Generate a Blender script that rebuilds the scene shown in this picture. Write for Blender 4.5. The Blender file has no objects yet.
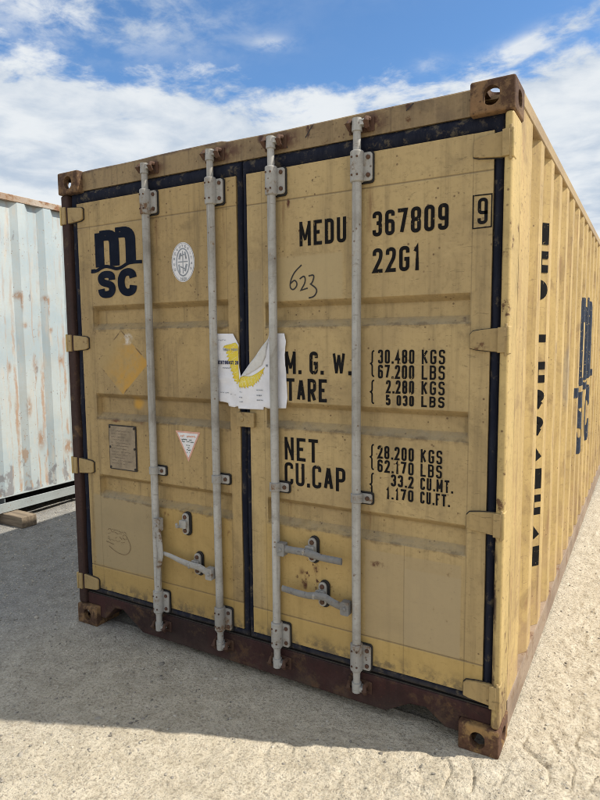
import bpy, bmesh, math, random
import numpy as np
from mathutils import Vector, Matrix

random.seed(7)
rng = np.random.default_rng(11)
S = bpy.context.scene
COL = S.collection

# ------------------------------------------------------------------ camera
cam_d = bpy.data.cameras.new("camera")
cam = bpy.data.objects.new("camera", cam_d)
COL.objects.link(cam)
R_ = Vector((0.8649925884, 0.5017085822, -0.0087361584))
U_ = Vector((-0.0424478860, 0.0905097167, 0.9949905367))
F_ = Vector((-0.4999859987, 0.8602886084, -0.0995867028))
M = Matrix(((R_.x, U_.x, -F_.x), (R_.y, U_.y, -F_.y), (R_.z, U_.z, -F_.z))).to_4x4()
M.translation = Vector((2.88411670, -2.29953039, 1.66176326))
cam.matrix_world = M
cam_d.sensor_fit = 'VERTICAL'
cam_d.sensor_height = 36.0
cam_d.lens = 27.0
cam_d.clip_start = 0.05
cam_d.clip_end = 3000.0
S.camera = cam

# ------------------------------------------------------------------ view
S.view_settings.view_transform = 'Standard'
S.view_settings.look = 'None'
S.view_settings.gamma = 1.0
S.view_settings.exposure = 0.42
S.view_settings.use_curve_mapping = False
S.render.resolution_x, S.render.resolution_y = 768, 1024
S.cycles.max_bounces = 8
S.cycles.filter_width = 1.0
S.cycles.diffuse_bounces = 5

SUN_EL, SUN_AZ = math.radians(50.7), math.radians(67.3)     # azimuth from +Y towards +X


# ------------------------------------------------------------------ node helper
class NG:
    """Small helper that builds a node tree."""
    def __init__(s, tree):
        s.t = tree
        s.n = tree.nodes
        s.l = tree.links

    def new(s, typ, **kw):
        n = s.n.new(typ)
        for k, v in kw.items():
            setattr(n, k, v)
        return n

    def put(s, sock, v):
        if isinstance(v, bpy.types.NodeSocket):
            s.l.new(v, sock)
        elif v is not None:
            sock.default_value = v

    def math(s, op, a, b=None, c=None, clamp=False):
        n = s.new('ShaderNodeMath', operation=op, use_clamp=clamp)
        for i, v in enumerate((a, b, c)):
            if v is not None:
                s.put(n.inputs[i], v)
        return n.outputs[0]

    def vmath(s, op, a, b=None):
        n = s.new('ShaderNodeVectorMath', operation=op)
        s.put(n.inputs[0], a)
        if b is not None:
            s.put(n.inputs[1], b)
        return n.outputs['Value'] if op in ('LENGTH', 'DISTANCE', 'DOT_PRODUCT') else n.outputs[0]

    def smooth(s, v, lo, hi, a=0.0, b=1.0, kind='SMOOTHSTEP'):
        n = s.new('ShaderNodeMapRange', interpolation_type=kind)
        s.put(n.inputs['Value'], v)
        n.inputs['From Min'].default_value = lo
        n.inputs['From Max'].default_value = hi
        n.inputs['To Min'].default_value = a
        n.inputs['To Max'].default_value = b
        return n.outputs[0]

    def mix(s, f, a, b, mode='MIX'):
        n = s.new('ShaderNodeMix', data_type='RGBA', blend_type=mode)
        n.clamp_factor = True
        s.put(n.inputs[0], f)
        for sock, v in ((n.inputs[6], a), (n.inputs[7], b)):
            if isinstance(v, tuple) and len(v) == 3:
                v = v + (1.0,)
            s.put(sock, v)
        return n.outputs[2]

    def scale(s, vec, sc):
        n = s.new('ShaderNodeMapping')
        s.put(n.inputs['Vector'], vec)
        n.inputs['Scale'].default_value = sc
        return n.outputs[0]

    def noise(s, vec, scale=5, detail=4, rough=0.55, dist=0.0):
        n = s.new('ShaderNodeTexNoise')
        s.put(n.inputs['Vector'], vec)
        n.inputs['Scale'].default_value = scale
        n.inputs['Detail'].default_value = detail
        n.inputs['Roughness'].default_value = rough
        n.inputs['Distortion'].default_value = dist
        return n.outputs[0]

    def voronoi(s, vec, scale=5, feature='F1', out='Distance'):
        n = s.new('ShaderNodeTexVoronoi', feature=feature)
        s.put(n.inputs['Vector'], vec)
        n.inputs['Scale'].default_value = scale
        return n.outputs[out]

    def xyz(s, vec):
        n = s.new('ShaderNodeSeparateXYZ')
        s.put(n.inputs[0], vec)
        return n.outputs

    def comb(s, x, y, z):
        n = s.new('ShaderNodeCombineXYZ')
        for i, v in enumerate((x, y, z)):
            s.put(n.inputs[i], v)
        return n.outputs[0]

    def bump(s, h, strength=0.3, dist=0.01, normal=None):
        n = s.new('ShaderNodeBump')
        s.put(n.inputs['Height'], h)
        n.inputs['Strength'].default_value = strength
        n.inputs['Distance'].default_value = dist
        if normal is not None:
            s.l.new(normal, n.inputs['Normal'])
        return n.outputs[0]


# ------------------------------------------------------------------ sky and sun
world = bpy.data.worlds.new("World")
S.world = world
world.use_nodes = True
g = NG(world.node_tree)
for n in list(g.n):
    g.n.remove(n)
sky = g.new('ShaderNodeTexSky', sky_type='NISHITA')
sky.sun_disc = False
sky.sun_elevation = SUN_EL
sky.sun_rotation = SUN_AZ
sky.altitude = 50
sky.air_density = 1.0
sky.dust_density = 0.4
sky.ozone_density = 1.5
tc = g.new('ShaderNodeTexCoord')
d = g.vmath('NORMALIZE', tc.outputs['Generated'])
dx, dy, dz = g.xyz(d)[:3]
u = g.math('MULTIPLY', g.math('ARCTAN2', dx, dy), 57.29578)
v = g.math('MULTIPLY', g.math('ARCSINE', dz), 57.29578)
den = g.math('MAXIMUM', g.math('ADD', dz, 0.10), 0.05)
P = g.comb(g.math('DIVIDE', dx, den), g.math('DIVIDE', dy, den), 0.0)
nbig = g.noise(P, 1.7, 4, 0.55, 0.3)
nmid = g.noise(P, 4.5, 10, 0.60, 0.25)
nfine = g.noise(P, 11.0, 8, 0.62, 0.3)
# the long cloud bank with its crumbled upper edge
crest = g.math('ADD', g.smooth(u, -44, -54, 0.0, 1.3), g.smooth(u, -13, -7, 0.0, 1.2))
edge = g.math('SUBTRACT', g.math('ADD', 22.2, crest), v)
field = g.math('ADD', g.math('MULTIPLY', edge, 0.42),
               g.math('ADD', g.math('MULTIPLY', g.math('SUBTRACT', nmid, 0.5), 4.2),
                      g.math('MULTIPLY', g.math('SUBTRACT', nfine, 0.5), 1.7)))
field = g.math('MINIMUM', field, g.math('ADD', 2.1, g.math('MULTIPLY', g.math('SUBTRACT', nmid, 0.5), 6.0)))
bank = g.smooth(field, -0.25, 0.95)


def blob(cu, cv, ru, rv):
    a = g.math('DIVIDE', g.math('SUBTRACT', u, cu), ru)
    b = g.math('DIVIDE', g.math('SUBTRACT', v, cv), rv)
    r2 = g.math('ADD', g.math('MULTIPLY', a, a), g.math('MULTIPLY', b, b))
    return g.math('EXPONENT', g.math('MULTIPLY', r2, -1.0))


def line_blob(u0, v0, u1, v1, w):
    L = math.hypot(u1 - u0, v1 - v0)
    ex, ey = (u1 - u0) / L, (v1 - v0) / L
    pu, pv = g.math('SUBTRACT', u, u0), g.math('SUBTRACT', v, v0)
    along = g.math('ADD', g.math('MULTIPLY', pu, ex), g.math('MULTIPLY', pv, ey))
    perp = g.math('ADD', g.math('MULTIPLY', pu, -ey), g.math('MULTIPLY', pv, ex))
    a = g.math('DIVIDE', g.math('SUBTRACT', along, L / 2), L * 0.62)
    a2 = g.math('POWER', g.math('ABSOLUTE', a), 4.0)
    b = g.math('DIVIDE', perp, w)
    return g.math('EXPONENT', g.math('MULTIPLY', g.math('ADD', a2, g.math('MULTIPLY', b, b)), -1.0))


wl = g.math('ADD', g.math('ADD', blob(-49, 26.3, 11.0, 2.5), g.math('MULTIPLY', blob(-32.6, 25.0, 1.9, 0.55), 0.55)),
            g.math('ADD', g.math('MULTIPLY', blob(-18.2, 22.9, 1.3, 0.6), 0.55),
                   g.math('MULTIPLY', line_blob(-16.5, 21.4, -4.0, 25.0, 0.85), 1.35)))
far = g.math('MULTIPLY', g.smooth(v, 26, 40), 0.75)
wl = g.math('ADD', wl, far)
wt = g.math('ADD', g.math('MULTIPLY', nmid, 0.55), g.math('MULTIPLY', nfine, 0.6))
wisp = g.math('MULTIPLY', g.smooth(wt, 0.44, 0.70), g.math('MINIMUM', g.math('MULTIPLY', wl, 1.15), 1.0))
cover = g.math('MAXIMUM', g.math('MULTIPLY', bank, 0.97), g.math('MULTIPLY', wisp, 0.9))
shade = g.smooth(g.math('ADD', g.math('MULTIPLY', nbig, 0.6), g.math('MULTIPLY', nmid, 0.5)), 0.40, 0.66)
cloud = g.mix(shade, (2.95, 3.45, 4.1), (4.75, 4.95, 5.1))
# fill light: brighter unseen clouds added overhead, behind the camera and opposite the sun
sh = g.math('ADD', g.math('MULTIPLY', dx, -math.sin(SUN_AZ)), g.math('MULTIPLY', dy, -math.cos(SUN_AZ)))
front = g.math('MAXIMUM', g.smooth(sh, 0.62, 0.95), g.math('MAXIMUM', g.smooth(v, 30, 48), g.smooth(dy, 0.25, -0.4)))
cover = g.math('MAXIMUM', cover, g.math('MULTIPLY', g.math('MULTIPLY', front, g.smooth(nmid, 0.38, 0.55)), 0.9))
cloud = g.mix(1.0, cloud, g.mix(front, (1.0, 1.0, 1.0), (1.35, 1.3, 1.22)), 'MULTIPLY')
skyc = g.mix(1.0, sky.outputs[0], (0.58, 0.80, 0.98), 'MULTIPLY')
colr = g.mix(cover, skyc, cloud)
bg = g.new('ShaderNodeBackground')
g.l.new(colr, bg.inputs['Color'])
bg.inputs['Strength'].default_value = 0.132
wo = g.new('ShaderNodeOutputWorld')
g.l.new(bg.outputs[0], wo.inputs['Surface'])

sun_d = bpy.data.lights.new("sun", 'SUN')
sun_d.energy = 4.3
sun_d.angle = math.radians(0.53)
sun_d.color = (1.0, 0.935, 0.81)
sun = bpy.data.objects.new("sun", sun_d)
COL.objects.link(sun)
sv = Vector((math.sin(SUN_AZ) * math.cos(SUN_EL), math.cos(SUN_AZ) * math.cos(SUN_EL), math.sin(SUN_EL)))
sun.rotation_euler = sv.to_track_quat('Z', 'Y').to_euler()
sun.location = sv * 30


# ------------------------------------------------------------------ materials
def new_mat(name):
    m = bpy.data.materials.new(name)
    m.use_nodes = True
    g = NG(m.node_tree)
    bs = g.n['Principled BSDF']
    return m, g, bs


def box_mask(g, x, z, x0, x1, z0, z1, soft=0.006):
    a = g.math('MULTIPLY', g.smooth(x, x0 - soft, x0 + soft), g.smooth(x, x1 + soft, x1 - soft))
    b = g.math('MULTIPLY', g.smooth(z, z0 - soft, z0 + soft), g.smooth(z, z1 + soft, z1 - soft))
    return g.math('MULTIPLY', a, b)


def spot_mask(g, x, z, cx, cz, rx, rz, inner=0.2):
    a = g.math('DIVIDE', g.math('SUBTRACT', x, cx), rx)
    b = g.math('DIVIDE', g.math('SUBTRACT', z, cz), rz)
    r = g.math('SQRT', g.math('ADD', g.math('MULTIPLY', a, a), g.math('MULTIPLY', b, b)))
    return g.smooth(r, 1.0, inner)


def paint(name, A, B, rust=(0.075, 0.034, 0.017), rust_lo=0.66, rust_hi=0.72, streak=0.35, streak_col=None,
          rough=0.62, extra=None, ledge=0.0, stretch='z', bump=0.25, chip=None, spec=0.35, low=None, grain=0.12):
    """Old weathered paint: fading, run-down dirt, rust blooms, chips."""
    m, g, bs = new_mat(name)
    tc = g.new('ShaderNodeTexCoord')
    P = tc.outputs['Object']
    X, Y, Z = g.xyz(P)[:3]
    col = g.mix(g.smooth(g.noise(P, 1.9, 5, 0.6), 0.36, 0.66), A, B)
    sc = (11, 11, 0.55) if stretch == 'z' else (0.6, 0.6, 9)
    st = g.noise(g.scale(P, sc), 2.2, 6, 0.62)
    st2 = g.noise(g.scale(P, tuple(q * 3.1 for q in sc)), 2.0, 4, 0.6)
    dark = streak_col or tuple(c * 0.52 for c in B)
    col = g.mix(g.math('MULTIPLY', g.smooth(st, 0.50, 0.74), streak), col, dark)
    col = g.mix(g.math('MULTIPLY', g.smooth(st2, 0.56, 0.76), streak * 0.6), col, dark)
    pale = tuple(min(1, c * 1.18 + 0.02) for c in A)
    col = g.mix(g.math('MULTIPLY', g.smooth(st, 0.46, 0.28), streak * 0.55), col, pale)
    gr = g.noise(P, 55, 5, 0.65)
    col = g.mix(g.math('MULTIPLY', g.smooth(gr, 0.48, 0.72), grain * 2.6), col, dark)
    blot = g.noise(P, 4.2, 8, 0.66, 0.6)
    col = g.mix(g.math('MULTIPLY', g.smooth(blot, 0.50, 0.68), streak * 0.85), col, dark)
    col = g.mix(g.math('MULTIPLY', g.smooth(blot, 0.44, 0.30), streak * 0.5), col, pale)
    # scuffs and pin-prick chips
    sf = g.noise(g.scale(P, (2.2, 2.2, 9.0)), 9, 5, 0.7, 0.8)
    col = g.mix(g.math('MULTIPLY', g.smooth(sf, 0.625, 0.65), 0.6), col, dark)
    pk = g.voronoi(P, 34)
    pkm = g.math('MULTIPLY', g.smooth(pk, 0.20, 0.10), g.smooth(g.noise(P, 6, 3, 0.6), 0.50, 0.60))
    col = g.mix(g.math('MULTIPLY', pkm, 0.75), col, rust)
    wob = g.noise(P, 17, 4, 0.6)
    wx = g.math('ADD', X, g.math('MULTIPLY', g.math('SUBTRACT', wob, 0.5), 0.035))
    wz = g.math('ADD', Z, g.math('MULTIPLY', g.math('SUBTRACT', g.noise(P, 13, 4, 0.6), 0.5), 0.035))
    if extra:
        col = extra(g, P, X, Y, Z, wx, wz, col, gr)
    if ledge > 0:
        geo = g.new('ShaderNodeNewGeometry')
        nz = g.xyz(geo.outputs['True Normal'])[2]
        lm = g.math('MULTIPLY', g.smooth(nz, 0.25, 0.5), g.smooth(g.noise(P, 9, 5, 0.6), 0.25, 0.55))
        col = g.mix(g.math('MULTIPLY', lm, ledge), col, (0.23, 0.21, 0.175))
    if chip:
        cn = g.noise(P, 26, 6, 0.7)
        cm = g.smooth(cn, chip[0], chip[0] + 0.02)
        col = g.mix(cm, col, chip[1])
    rn = g.math('ADD', g.math('MULTIPLY', g.noise(P, 7.5, 9, 0.70), 0.75), g.math('MULTIPLY', g.noise(P, 34, 6, 0.7), 0.25))
    rm = g.smooth(rn, rust_lo, rust_hi)
    rc = g.mix(g.smooth(gr, 0.35, 0.65), rust, (rust[0] * 1.9, rust[1] * 2.2, rust[2] * 2.2))
    halo = g.math('MULTIPLY', g.smooth(rn, rust_lo - 0.05, rust_hi), 0.45)
    col = g.mix(halo, col, (rust[0] * 2.3, rust[0] * 1.25 + rust[1] * 0.6, rust[0] * 0.55 + rust[2] * 0.6))
    col = g.mix(g.math('MULTIPLY', rm, 0.92), col, rc)
    if low:                                   # splashed mud near the foot of the thing
        lo = g.math('MULTIPLY', g.smooth(Z, low[0], 0.0), g.smooth(g.noise(P, 12, 6, 0.65), 0.3, 0.62))
        col = g.mix(g.math('MULTIPLY', lo, low[1]), col, low[2])
    g.l.new(col, bs.inputs['Base Color'])
    g.put(bs.inputs['Roughness'], g.math('ADD', g.smooth(rm, 0, 1, rough, 0.9), g.math('MULTIPLY', g.math('SUBTRACT', gr, 0.5), 0.25)))
    bs.inputs['Specular IOR Level'].default_value = spec
    h = g.math('ADD', g.math('MULTIPLY', g.noise(P, 3.2, 3, 0.5), 1.6),
               g.math('ADD', g.math('MULTIPLY', gr, 0.10), g.math('MULTIPLY', rm, 0.10)))
    g.l.new(g.bump(h, bump, 0.012), bs.inputs['Normal'])
    return m


YA, YB = (0.435, 0.316, 0.146), (0.355, 0.256, 0.122)
TAN = (0.335, 0.255, 0.145)


def extra_right(g, P, X, Y, Z, wx, wz, col, gr):
    n = g.smooth(g.noise(P, 21, 6, 0.68), 0.40, 0.62)
    # overpainted patches
    col = g.mix(g.math('MULTIPLY', box_mask(g, X, Z, 1.852, 2.27, 0.362, 0.755, 0.004), 0.70), col, (0.345, 0.262, 0.145))
    col = g.mix(g.math('MULTIPLY', box_mask(g, X, Z, 2.03, 2.27, 0.362, 0.70, 0.004), 0.35), col, (0.36, 0.285, 0.175))
    col = g.mix(g.math('MULTIPLY', box_mask(g, X, Z, 1.40, 1.745, 1.84, 2.03, 0.008), 0.75), col, (0.385, 0.295, 0.155))
    col = g.mix(g.math('MULTIPLY', box_mask(g, wx, wz, 1.26, 1.335, 1.45, 1.98, 0.01), 0.6), col, (0.30, 0.23, 0.13))
    # lower sheet is a fresher yellow
    col = g.mix(g.math('MULTIPLY', g.smooth(Z, 0.362, 0.356), 0.55), col, (0.43, 0.285, 0.080))
    col = g.mix(g.math('MULTIPLY', box_mask(g, wx, wz, 1.33, 1.83, 0.36, 0.80, 0.03), 0.45), col, (0.45, 0.295, 0.085))
    # rust specks round the handles
    m = g.math('MULTIPLY', spot_mask(g, X, Z, 1.60, 0.60, 0.22, 0.24, 0.1), g.smooth(g.noise(g.scale(P, (1, 1, 0.55)), 48, 4, 0.6), 0.60, 0.66))
    col = g.mix(m, col, (0.075, 0.025, 0.012))
    for cx, cz, rx, rz in ((1.61, 0.615, 0.022, 0.05), (1.535, 0.565, 0.03, 0.055), (1.55, 0.535, 0.02, 0.03), (1.90, 0.695, 0.05, 0.02),
                           (1.945, 0.69, 0.035, 0.012), (1.48, 2.265, 0.012, 0.03), (2.26, 1.73, 0.018, 0.016)):
        col = g.mix(g.math('MULTIPLY', spot_mask(g, wx, wz, cx, cz, rx, rz, 0.3), n), col, (0.085, 0.028, 0.013))
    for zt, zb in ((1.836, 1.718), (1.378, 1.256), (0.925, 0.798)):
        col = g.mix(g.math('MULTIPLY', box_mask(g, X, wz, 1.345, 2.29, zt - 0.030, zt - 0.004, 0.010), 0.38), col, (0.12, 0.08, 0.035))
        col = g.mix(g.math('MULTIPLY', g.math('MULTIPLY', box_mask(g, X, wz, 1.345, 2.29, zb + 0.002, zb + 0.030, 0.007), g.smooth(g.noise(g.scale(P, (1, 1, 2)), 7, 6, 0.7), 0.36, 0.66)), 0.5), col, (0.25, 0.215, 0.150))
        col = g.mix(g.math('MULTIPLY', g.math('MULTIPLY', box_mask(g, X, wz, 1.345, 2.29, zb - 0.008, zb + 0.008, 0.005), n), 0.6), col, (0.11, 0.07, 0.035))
    for rx_ in (1.410, 1.825):
        for cz, ln in ((2.20, 0.16), (0.87, 0.13)):
            rr = g.math('MULTIPLY', spot_mask(g, wx, Z, rx_ + 0.046, cz, 0.026, ln, 0.1), g.smooth(g.noise(g.scale(P, (1, 1, 0.12)), 42, 4, 0.6), 0.42, 0.66))
            col = g.mix(g.math('MULTIPLY', rr, 0.6), col, (0.17, 0.085, 0.035))
    # seams
    for z0 in (2.279, 0.361):
        col = g.mix(g.math('MULTIPLY', box_mask(g, X, Z, 1.25, 2.38, z0 - 0.003, z0 + 0.003, 0.002), 0.55), col, (0.08, 0.055, 0.03))
    for x0 in (2.288, 1.338, 2.03):
        zt = 0.80 if x0 == 2.03 else 2.43
        col = g.mix(g.math('MULTIPLY', box_mask(g, X, Z, x0 - 0.002, x0 + 0.002, 0.22, zt, 0.002), 0.38), col, (0.10, 0.07, 0.035))
    # grime under the guides and at the foot
    col = g.mix(g.math('MULTIPLY', g.math('MULTIPLY', g.smooth(wz, 0.325, 0.232), n), 0.75), col, (0.075, 0.062, 0.045))
    return col


def extra_left(g, P, X, Y, Z, wx, wz, col, gr):
    n = g.smooth(g.noise(P, 21, 6, 0.68), 0.40, 0.62)
    col = g.mix(g.math('MULTIPLY', box_mask(g, wx, wz, 0.15, 0.64, 0.375, 0.79, 0.012), 0.8), col, (0.31, 0.24, 0.135))
    col = g.mix(g.math('MULTIPLY', g.smooth(Z, 0.369, 0.363), 0.6), col, (0.38, 0.25, 0.075))
    col = g.mix(g.math('MULTIPLY', box_mask(g, wx, wz, 0.66, 1.13, 0.36, 0.80, 0.03), 0.5), col, (0.42, 0.275, 0.08))
    # what is left of a diamond placard
    dd = g.math('ADD', g.math('DIVIDE', g.math('ABSOLUTE', g.math('SUBTRACT', X, 0.418)), 0.195),
                g.math('DIVIDE', g.math('ABSOLUTE', g.math('SUBTRACT', Z, 1.548)), 0.172))
    din = g.smooth(dd, 1.02, 0.98)
    side = g.smooth(g.math('ADD', g.math('SUBTRACT', X, 0.42), g.math('MULTIPLY', g.math('SUBTRACT', 1.50, Z), 0.75)), -0.19, 0.03)
    res = g.math('MULTIPLY', g.math('MULTIPLY', din, side), g.smooth(g.noise(P, 10, 7, 0.7), 0.28, 0.58))
    col = g.mix(g.math('MULTIPLY', din, 0.45), col, (0.36, 0.255, 0.105))
    col = g.mix(g.math('MULTIPLY', res, 0.85), col, (0.47, 0.255, 0.04))
    ring = g.math('MULTIPLY', g.smooth(g.math('ABSOLUTE', g.math('SUBTRACT', dd, 1.0)), 0.045, 0.01), g.smooth(g.noise(P, 15, 5, 0.6), 0.47, 0.60))
    col = g.mix(g.math('MULTIPLY', ring, 0.8), col, (0.10, 0.055, 0.03))
    col = g.mix(g.math('MULTIPLY', spot_mask(g, wx, wz, 0.455, 1.672, 0.055, 0.04, 0.5), n), col, (0.55, 0.50, 0.44))
    col = g.mix(g.math('MULTIPLY', spot_mask(g, wx, wz, 0.50, 1.33, 0.05, 0.05, 0.3), 0.8), col, (0.52, 0.28, 0.035))
    # rust spots
    for cx, cz, rx, rz in ((0.835, 0.755, 0.025, 0.045), (0.86, 0.69, 0.02, 0.03), (0.71, 0.745, 0.03, 0.035), (1.115, 0.70, 0.02, 0.03), (0.36, 1.225, 0.05, 0.015), (0.56, 1.225, 0.03, 0.015)):
        col = g.mix(g.math('MULTIPLY', spot_mask(g, wx, wz, cx, cz, rx, rz, 0.3), n), col, (0.13, 0.045, 0.018))
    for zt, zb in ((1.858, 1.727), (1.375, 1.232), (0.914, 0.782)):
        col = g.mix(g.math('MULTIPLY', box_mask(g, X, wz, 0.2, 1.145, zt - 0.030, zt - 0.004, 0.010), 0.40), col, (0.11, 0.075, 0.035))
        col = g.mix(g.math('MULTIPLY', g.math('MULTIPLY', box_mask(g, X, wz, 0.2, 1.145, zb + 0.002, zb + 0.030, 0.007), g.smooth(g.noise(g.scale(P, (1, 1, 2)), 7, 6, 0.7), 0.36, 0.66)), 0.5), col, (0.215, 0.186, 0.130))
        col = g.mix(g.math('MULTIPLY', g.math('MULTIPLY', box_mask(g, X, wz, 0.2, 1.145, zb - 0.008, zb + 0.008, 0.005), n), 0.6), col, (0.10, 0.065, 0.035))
    for rx_ in (0.656, 1.071):
        for cz, ln in ((2.20, 0.16), (0.87, 0.13)):
            rr = g.math('MULTIPLY', spot_mask(g, wx, Z, rx_ + 0.046, cz, 0.026, ln, 0.1), g.smooth(g.noise(g.scale(P, (1, 1, 0.12)), 42, 4, 0.6), 0.42, 0.66))
            col = g.mix(g.math('MULTIPLY', rr, 0.6), col, (0.15, 0.075, 0.033))
    for z0 in (2.286, 0.367):
        col = g.mix(g.math('MULTIPLY', box_mask(g, X, Z, 0.1, 1.2, z0 - 0.003, z0 + 0.003, 0.002), 0.5), col, (0.08, 0.055, 0.03))
    for x0 in (0.207, 1.138):
        col = g.mix(g.math('MULTIPLY', box_mask(g, X, Z, x0 - 0.002, x0 + 0.002, 0.22, 2.43, 0.002), 0.35), col, (0.10, 0.07, 0.035))
    col = g.mix(g.math('MULTIPLY', g.math('MULTIPLY', g.smooth(wz, 0.325, 0.232), n), 0.75), col, (0.075, 0.062, 0.045))
    return col


def extra_header(g, P, X, Y, Z, wx, wz, col, gr):
    n = g.smooth(g.noise(P, 24, 6, 0.68), 0.30, 0.52)
    for cx, r in ((0.69, 0.11), (1.12, 0.17), (1.45, 0.13), (1.87, 0.11)):
        col = g.mix(g.math('MULTIPLY', spot_mask(g, wx, wz, cx, 2.535, r, 0.06, 0.15), n), col, (0.075, 0.03, 0.018))
    for cx, cz, rx, rz in ((1.33, 2.57, 0.02, 0.03), (1.36, 2.545, 0.012, 0.03), (1.58, 2.55, 0.012, 0.04), (1.60, 2.57, 0.012, 0.025), (2.03, 2.565, 0.02, 0.02)):
        col = g.mix(g.math('MULTIPLY', spot_mask(g, wx, wz, cx, cz, rx, rz, 0.4), n), col, (0.06, 0.025, 0.015))
    col = g.mix(g.math('MULTIPLY', g.smooth(wz, 2.572, 2.592), n), col, (0.075, 0.045, 0.03))
    return col


def extra_side(g, P, X, Y, Z, wx, wz, col, gr):
    n = g.noise(g.scale(P, (1, 3.0, 0.8)), 5, 6, 0.68)
    col = g.mix(g.math('MULTIPLY', g.smooth(n, 0.54, 0.68), 0.45), col, (0.30, 0.17, 0.085))
    low = g.math('MULTIPLY', g.smooth(Z, 0.95, 0.15), g.smooth(g.noise(P, 6, 7, 0.68), 0.42, 0.66))
    col = g.mix(g.math('MULTIPLY', low, 0.55), col, (0.34, 0.22, 0.13))
    # a long worn scrape
    col = g.mix(g.math('MULTIPLY', spot_mask(g, g.math('ADD', Y, g.math('MULTIPLY', gr, 0.03)), wz, 1.95, 1.40, 0.08, 0.26, 0.5), 0.5), col, (0.22, 0.19, 0.15))
    return col


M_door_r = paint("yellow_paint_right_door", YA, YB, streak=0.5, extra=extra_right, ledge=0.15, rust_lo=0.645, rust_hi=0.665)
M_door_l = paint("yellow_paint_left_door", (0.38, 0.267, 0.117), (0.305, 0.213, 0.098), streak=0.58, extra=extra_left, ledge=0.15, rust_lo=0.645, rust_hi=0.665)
M_head = paint("yellow_paint_header", (0.27, 0.19, 0.095), (0.185, 0.128, 0.072), streak=0.75, extra=extra_header, rust_lo=0.585, rust_hi=0.65)
def extra_post(g, P, X, Y, Z, wx, wz, col, gr):
    n = g.smooth(g.noise(g.scale(P, (1, 1, 0.35)), 26, 7, 0.7), 0.40, 0.56)
    edge = g.smooth(X, 2.421, 2.408)
    band = g.math('MAXIMUM', spot_mask(g, X, wz, 2.405, 0.68, 0.04, 0.22, 0.5), g.math('MULTIPLY', spot_mask(g, X, wz, 2.405, 0.30, 0.05, 0.30, 0.2), 0.8))
    col = g.mix(g.math('MULTIPLY', g.math('MULTIPLY', band, edge), n), col, (0.045, 0.026, 0.018))
    foot = g.math('MULTIPLY', g.smooth(wz, 0.36, 0.12), n)
    return g.mix(g.math('MULTIPLY', foot, 0.7), col, (0.13, 0.075, 0.04))


M_post = paint("yellow_paint_post", (0.50, 0.365, 0.150), (0.44, 0.315, 0.13), streak=0.5, extra=extra_post, rust_lo=0.58, rust_hi=0.62, low=(0.5, 0.5, (0.10, 0.06, 0.035)))
M_hinge = paint("yellow_paint_hinge", (0.37, 0.262, 0.115), (0.31, 0.218, 0.10), streak=0.3, rust_lo=0.585, rust_hi=0.64)
M_side = paint("yellow_paint_side", (0.49, 0.348, 0.142), (0.40, 0.28, 0.112), streak=0.75, streak_col=(0.21, 0.135, 0.065), extra=extra_side, rust_lo=0.635, rust_hi=0.66)
M_rail = paint("yellow_paint_rail", (0.40, 0.29, 0.145), (0.33, 0.235, 0.13), streak=0.3, stretch='x', rust_lo=0.62, rust_hi=0.70)
M_brail = paint("dusty_bottom_rail", (0.30, 0.225, 0.165), (0.22, 0.155, 0.115), rust=(0.11, 0.055, 0.035), streak=0.5, stretch='x', rust_lo=0.52, rust_hi=0.64)
M_cast = paint("rusty_casting", (0.25, 0.145, 0.065), (0.14, 0.075, 0.040), rust=(0.045, 0.021, 0.013), streak=0.5, rust_lo=0.455, rust_hi=0.53, rough=0.8)
M_cast2 = paint("rusty_yellow_casting", (0.32, 0.19, 0.07), (0.18, 0.095, 0.045), rust=(0.06, 0.026, 0.016), streak=0.5, rust_lo=0.455, rust_hi=0.52, rough=0.8)
M_sill = paint("maroon_primer", (0.044, 0.0125, 0.0115), (0.022, 0.0095, 0.009), rust=(0.06, 0.024, 0.012), streak=0.5, rust_lo=0.555, rust_hi=0.64,
               rough=0.75, low=(0.16, 0.30, (0.11, 0.085, 0.065)))
M_rpost = paint("rust_brown_post", (0.045, 0.021, 0.016), (0.028, 0.014, 0.012), rust=(0.09, 0.042, 0.02), streak=0.4, rust_lo=0.58, rust_hi=0.68, rough=0.8)
M_rod = paint("galvanised_rod", (0.42, 0.41, 0.385), (0.32, 0.31, 0.285), rust=(0.12, 0.06, 0.03), streak=0.7, streak_col=(0.17, 0.15, 0.125), rust_lo=0.61, rust_hi=0.67, rough=0.5, bump=0.12)
M_brk = paint("grey_bracket_paint", (0.36, 0.35, 0.325), (0.26, 0.25, 0.235), rust=(0.09, 0.045, 0.025), streak=0.3, streak_col=(0.16, 0.14, 0.12), rust_lo=0.555, rust_hi=0.62, rough=0.6, bump=0.2)
M_iron = paint("rusty_iron", (0.10, 0.05, 0.032), (0.065, 0.033, 0.024), rust=(0.05, 0.022, 0.014), streak=0.3, rust_lo=0.5, rust_hi=0.6, rough=0.85)
M_steel = paint("worn_steel", (0.22, 0.215, 0.205), (0.16, 0.155, 0.15), rust=(0.07, 0.035, 0.02), streak=0.3, rust_lo=0.60, rust_hi=0.66, rough=0.55)


def simple(name, col, rough=0.6, spec=0.4, var=0.25, scale=30, bump=0.0):
    m, g, bs = new_mat(name)
    P = g.new('ShaderNodeTexCoord').outputs['Object']
    n = g.noise(P, scale, 6, 0.65)
    c = g.mix(g.smooth(n, 0.3, 0.7), tuple(q * (1 - var) for q in col), tuple(min(1, q * (1 + var)) for q in col))
    g.l.new(c, bs.inputs['Base Color'])
    bs.inputs['Roughness'].default_value = rough
    bs.inputs['Specular IOR Level'].default_value = spec
    if bump:
        g.l.new(g.bump(n, bump, 0.004), bs.inputs['Normal'])
    return m


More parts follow.
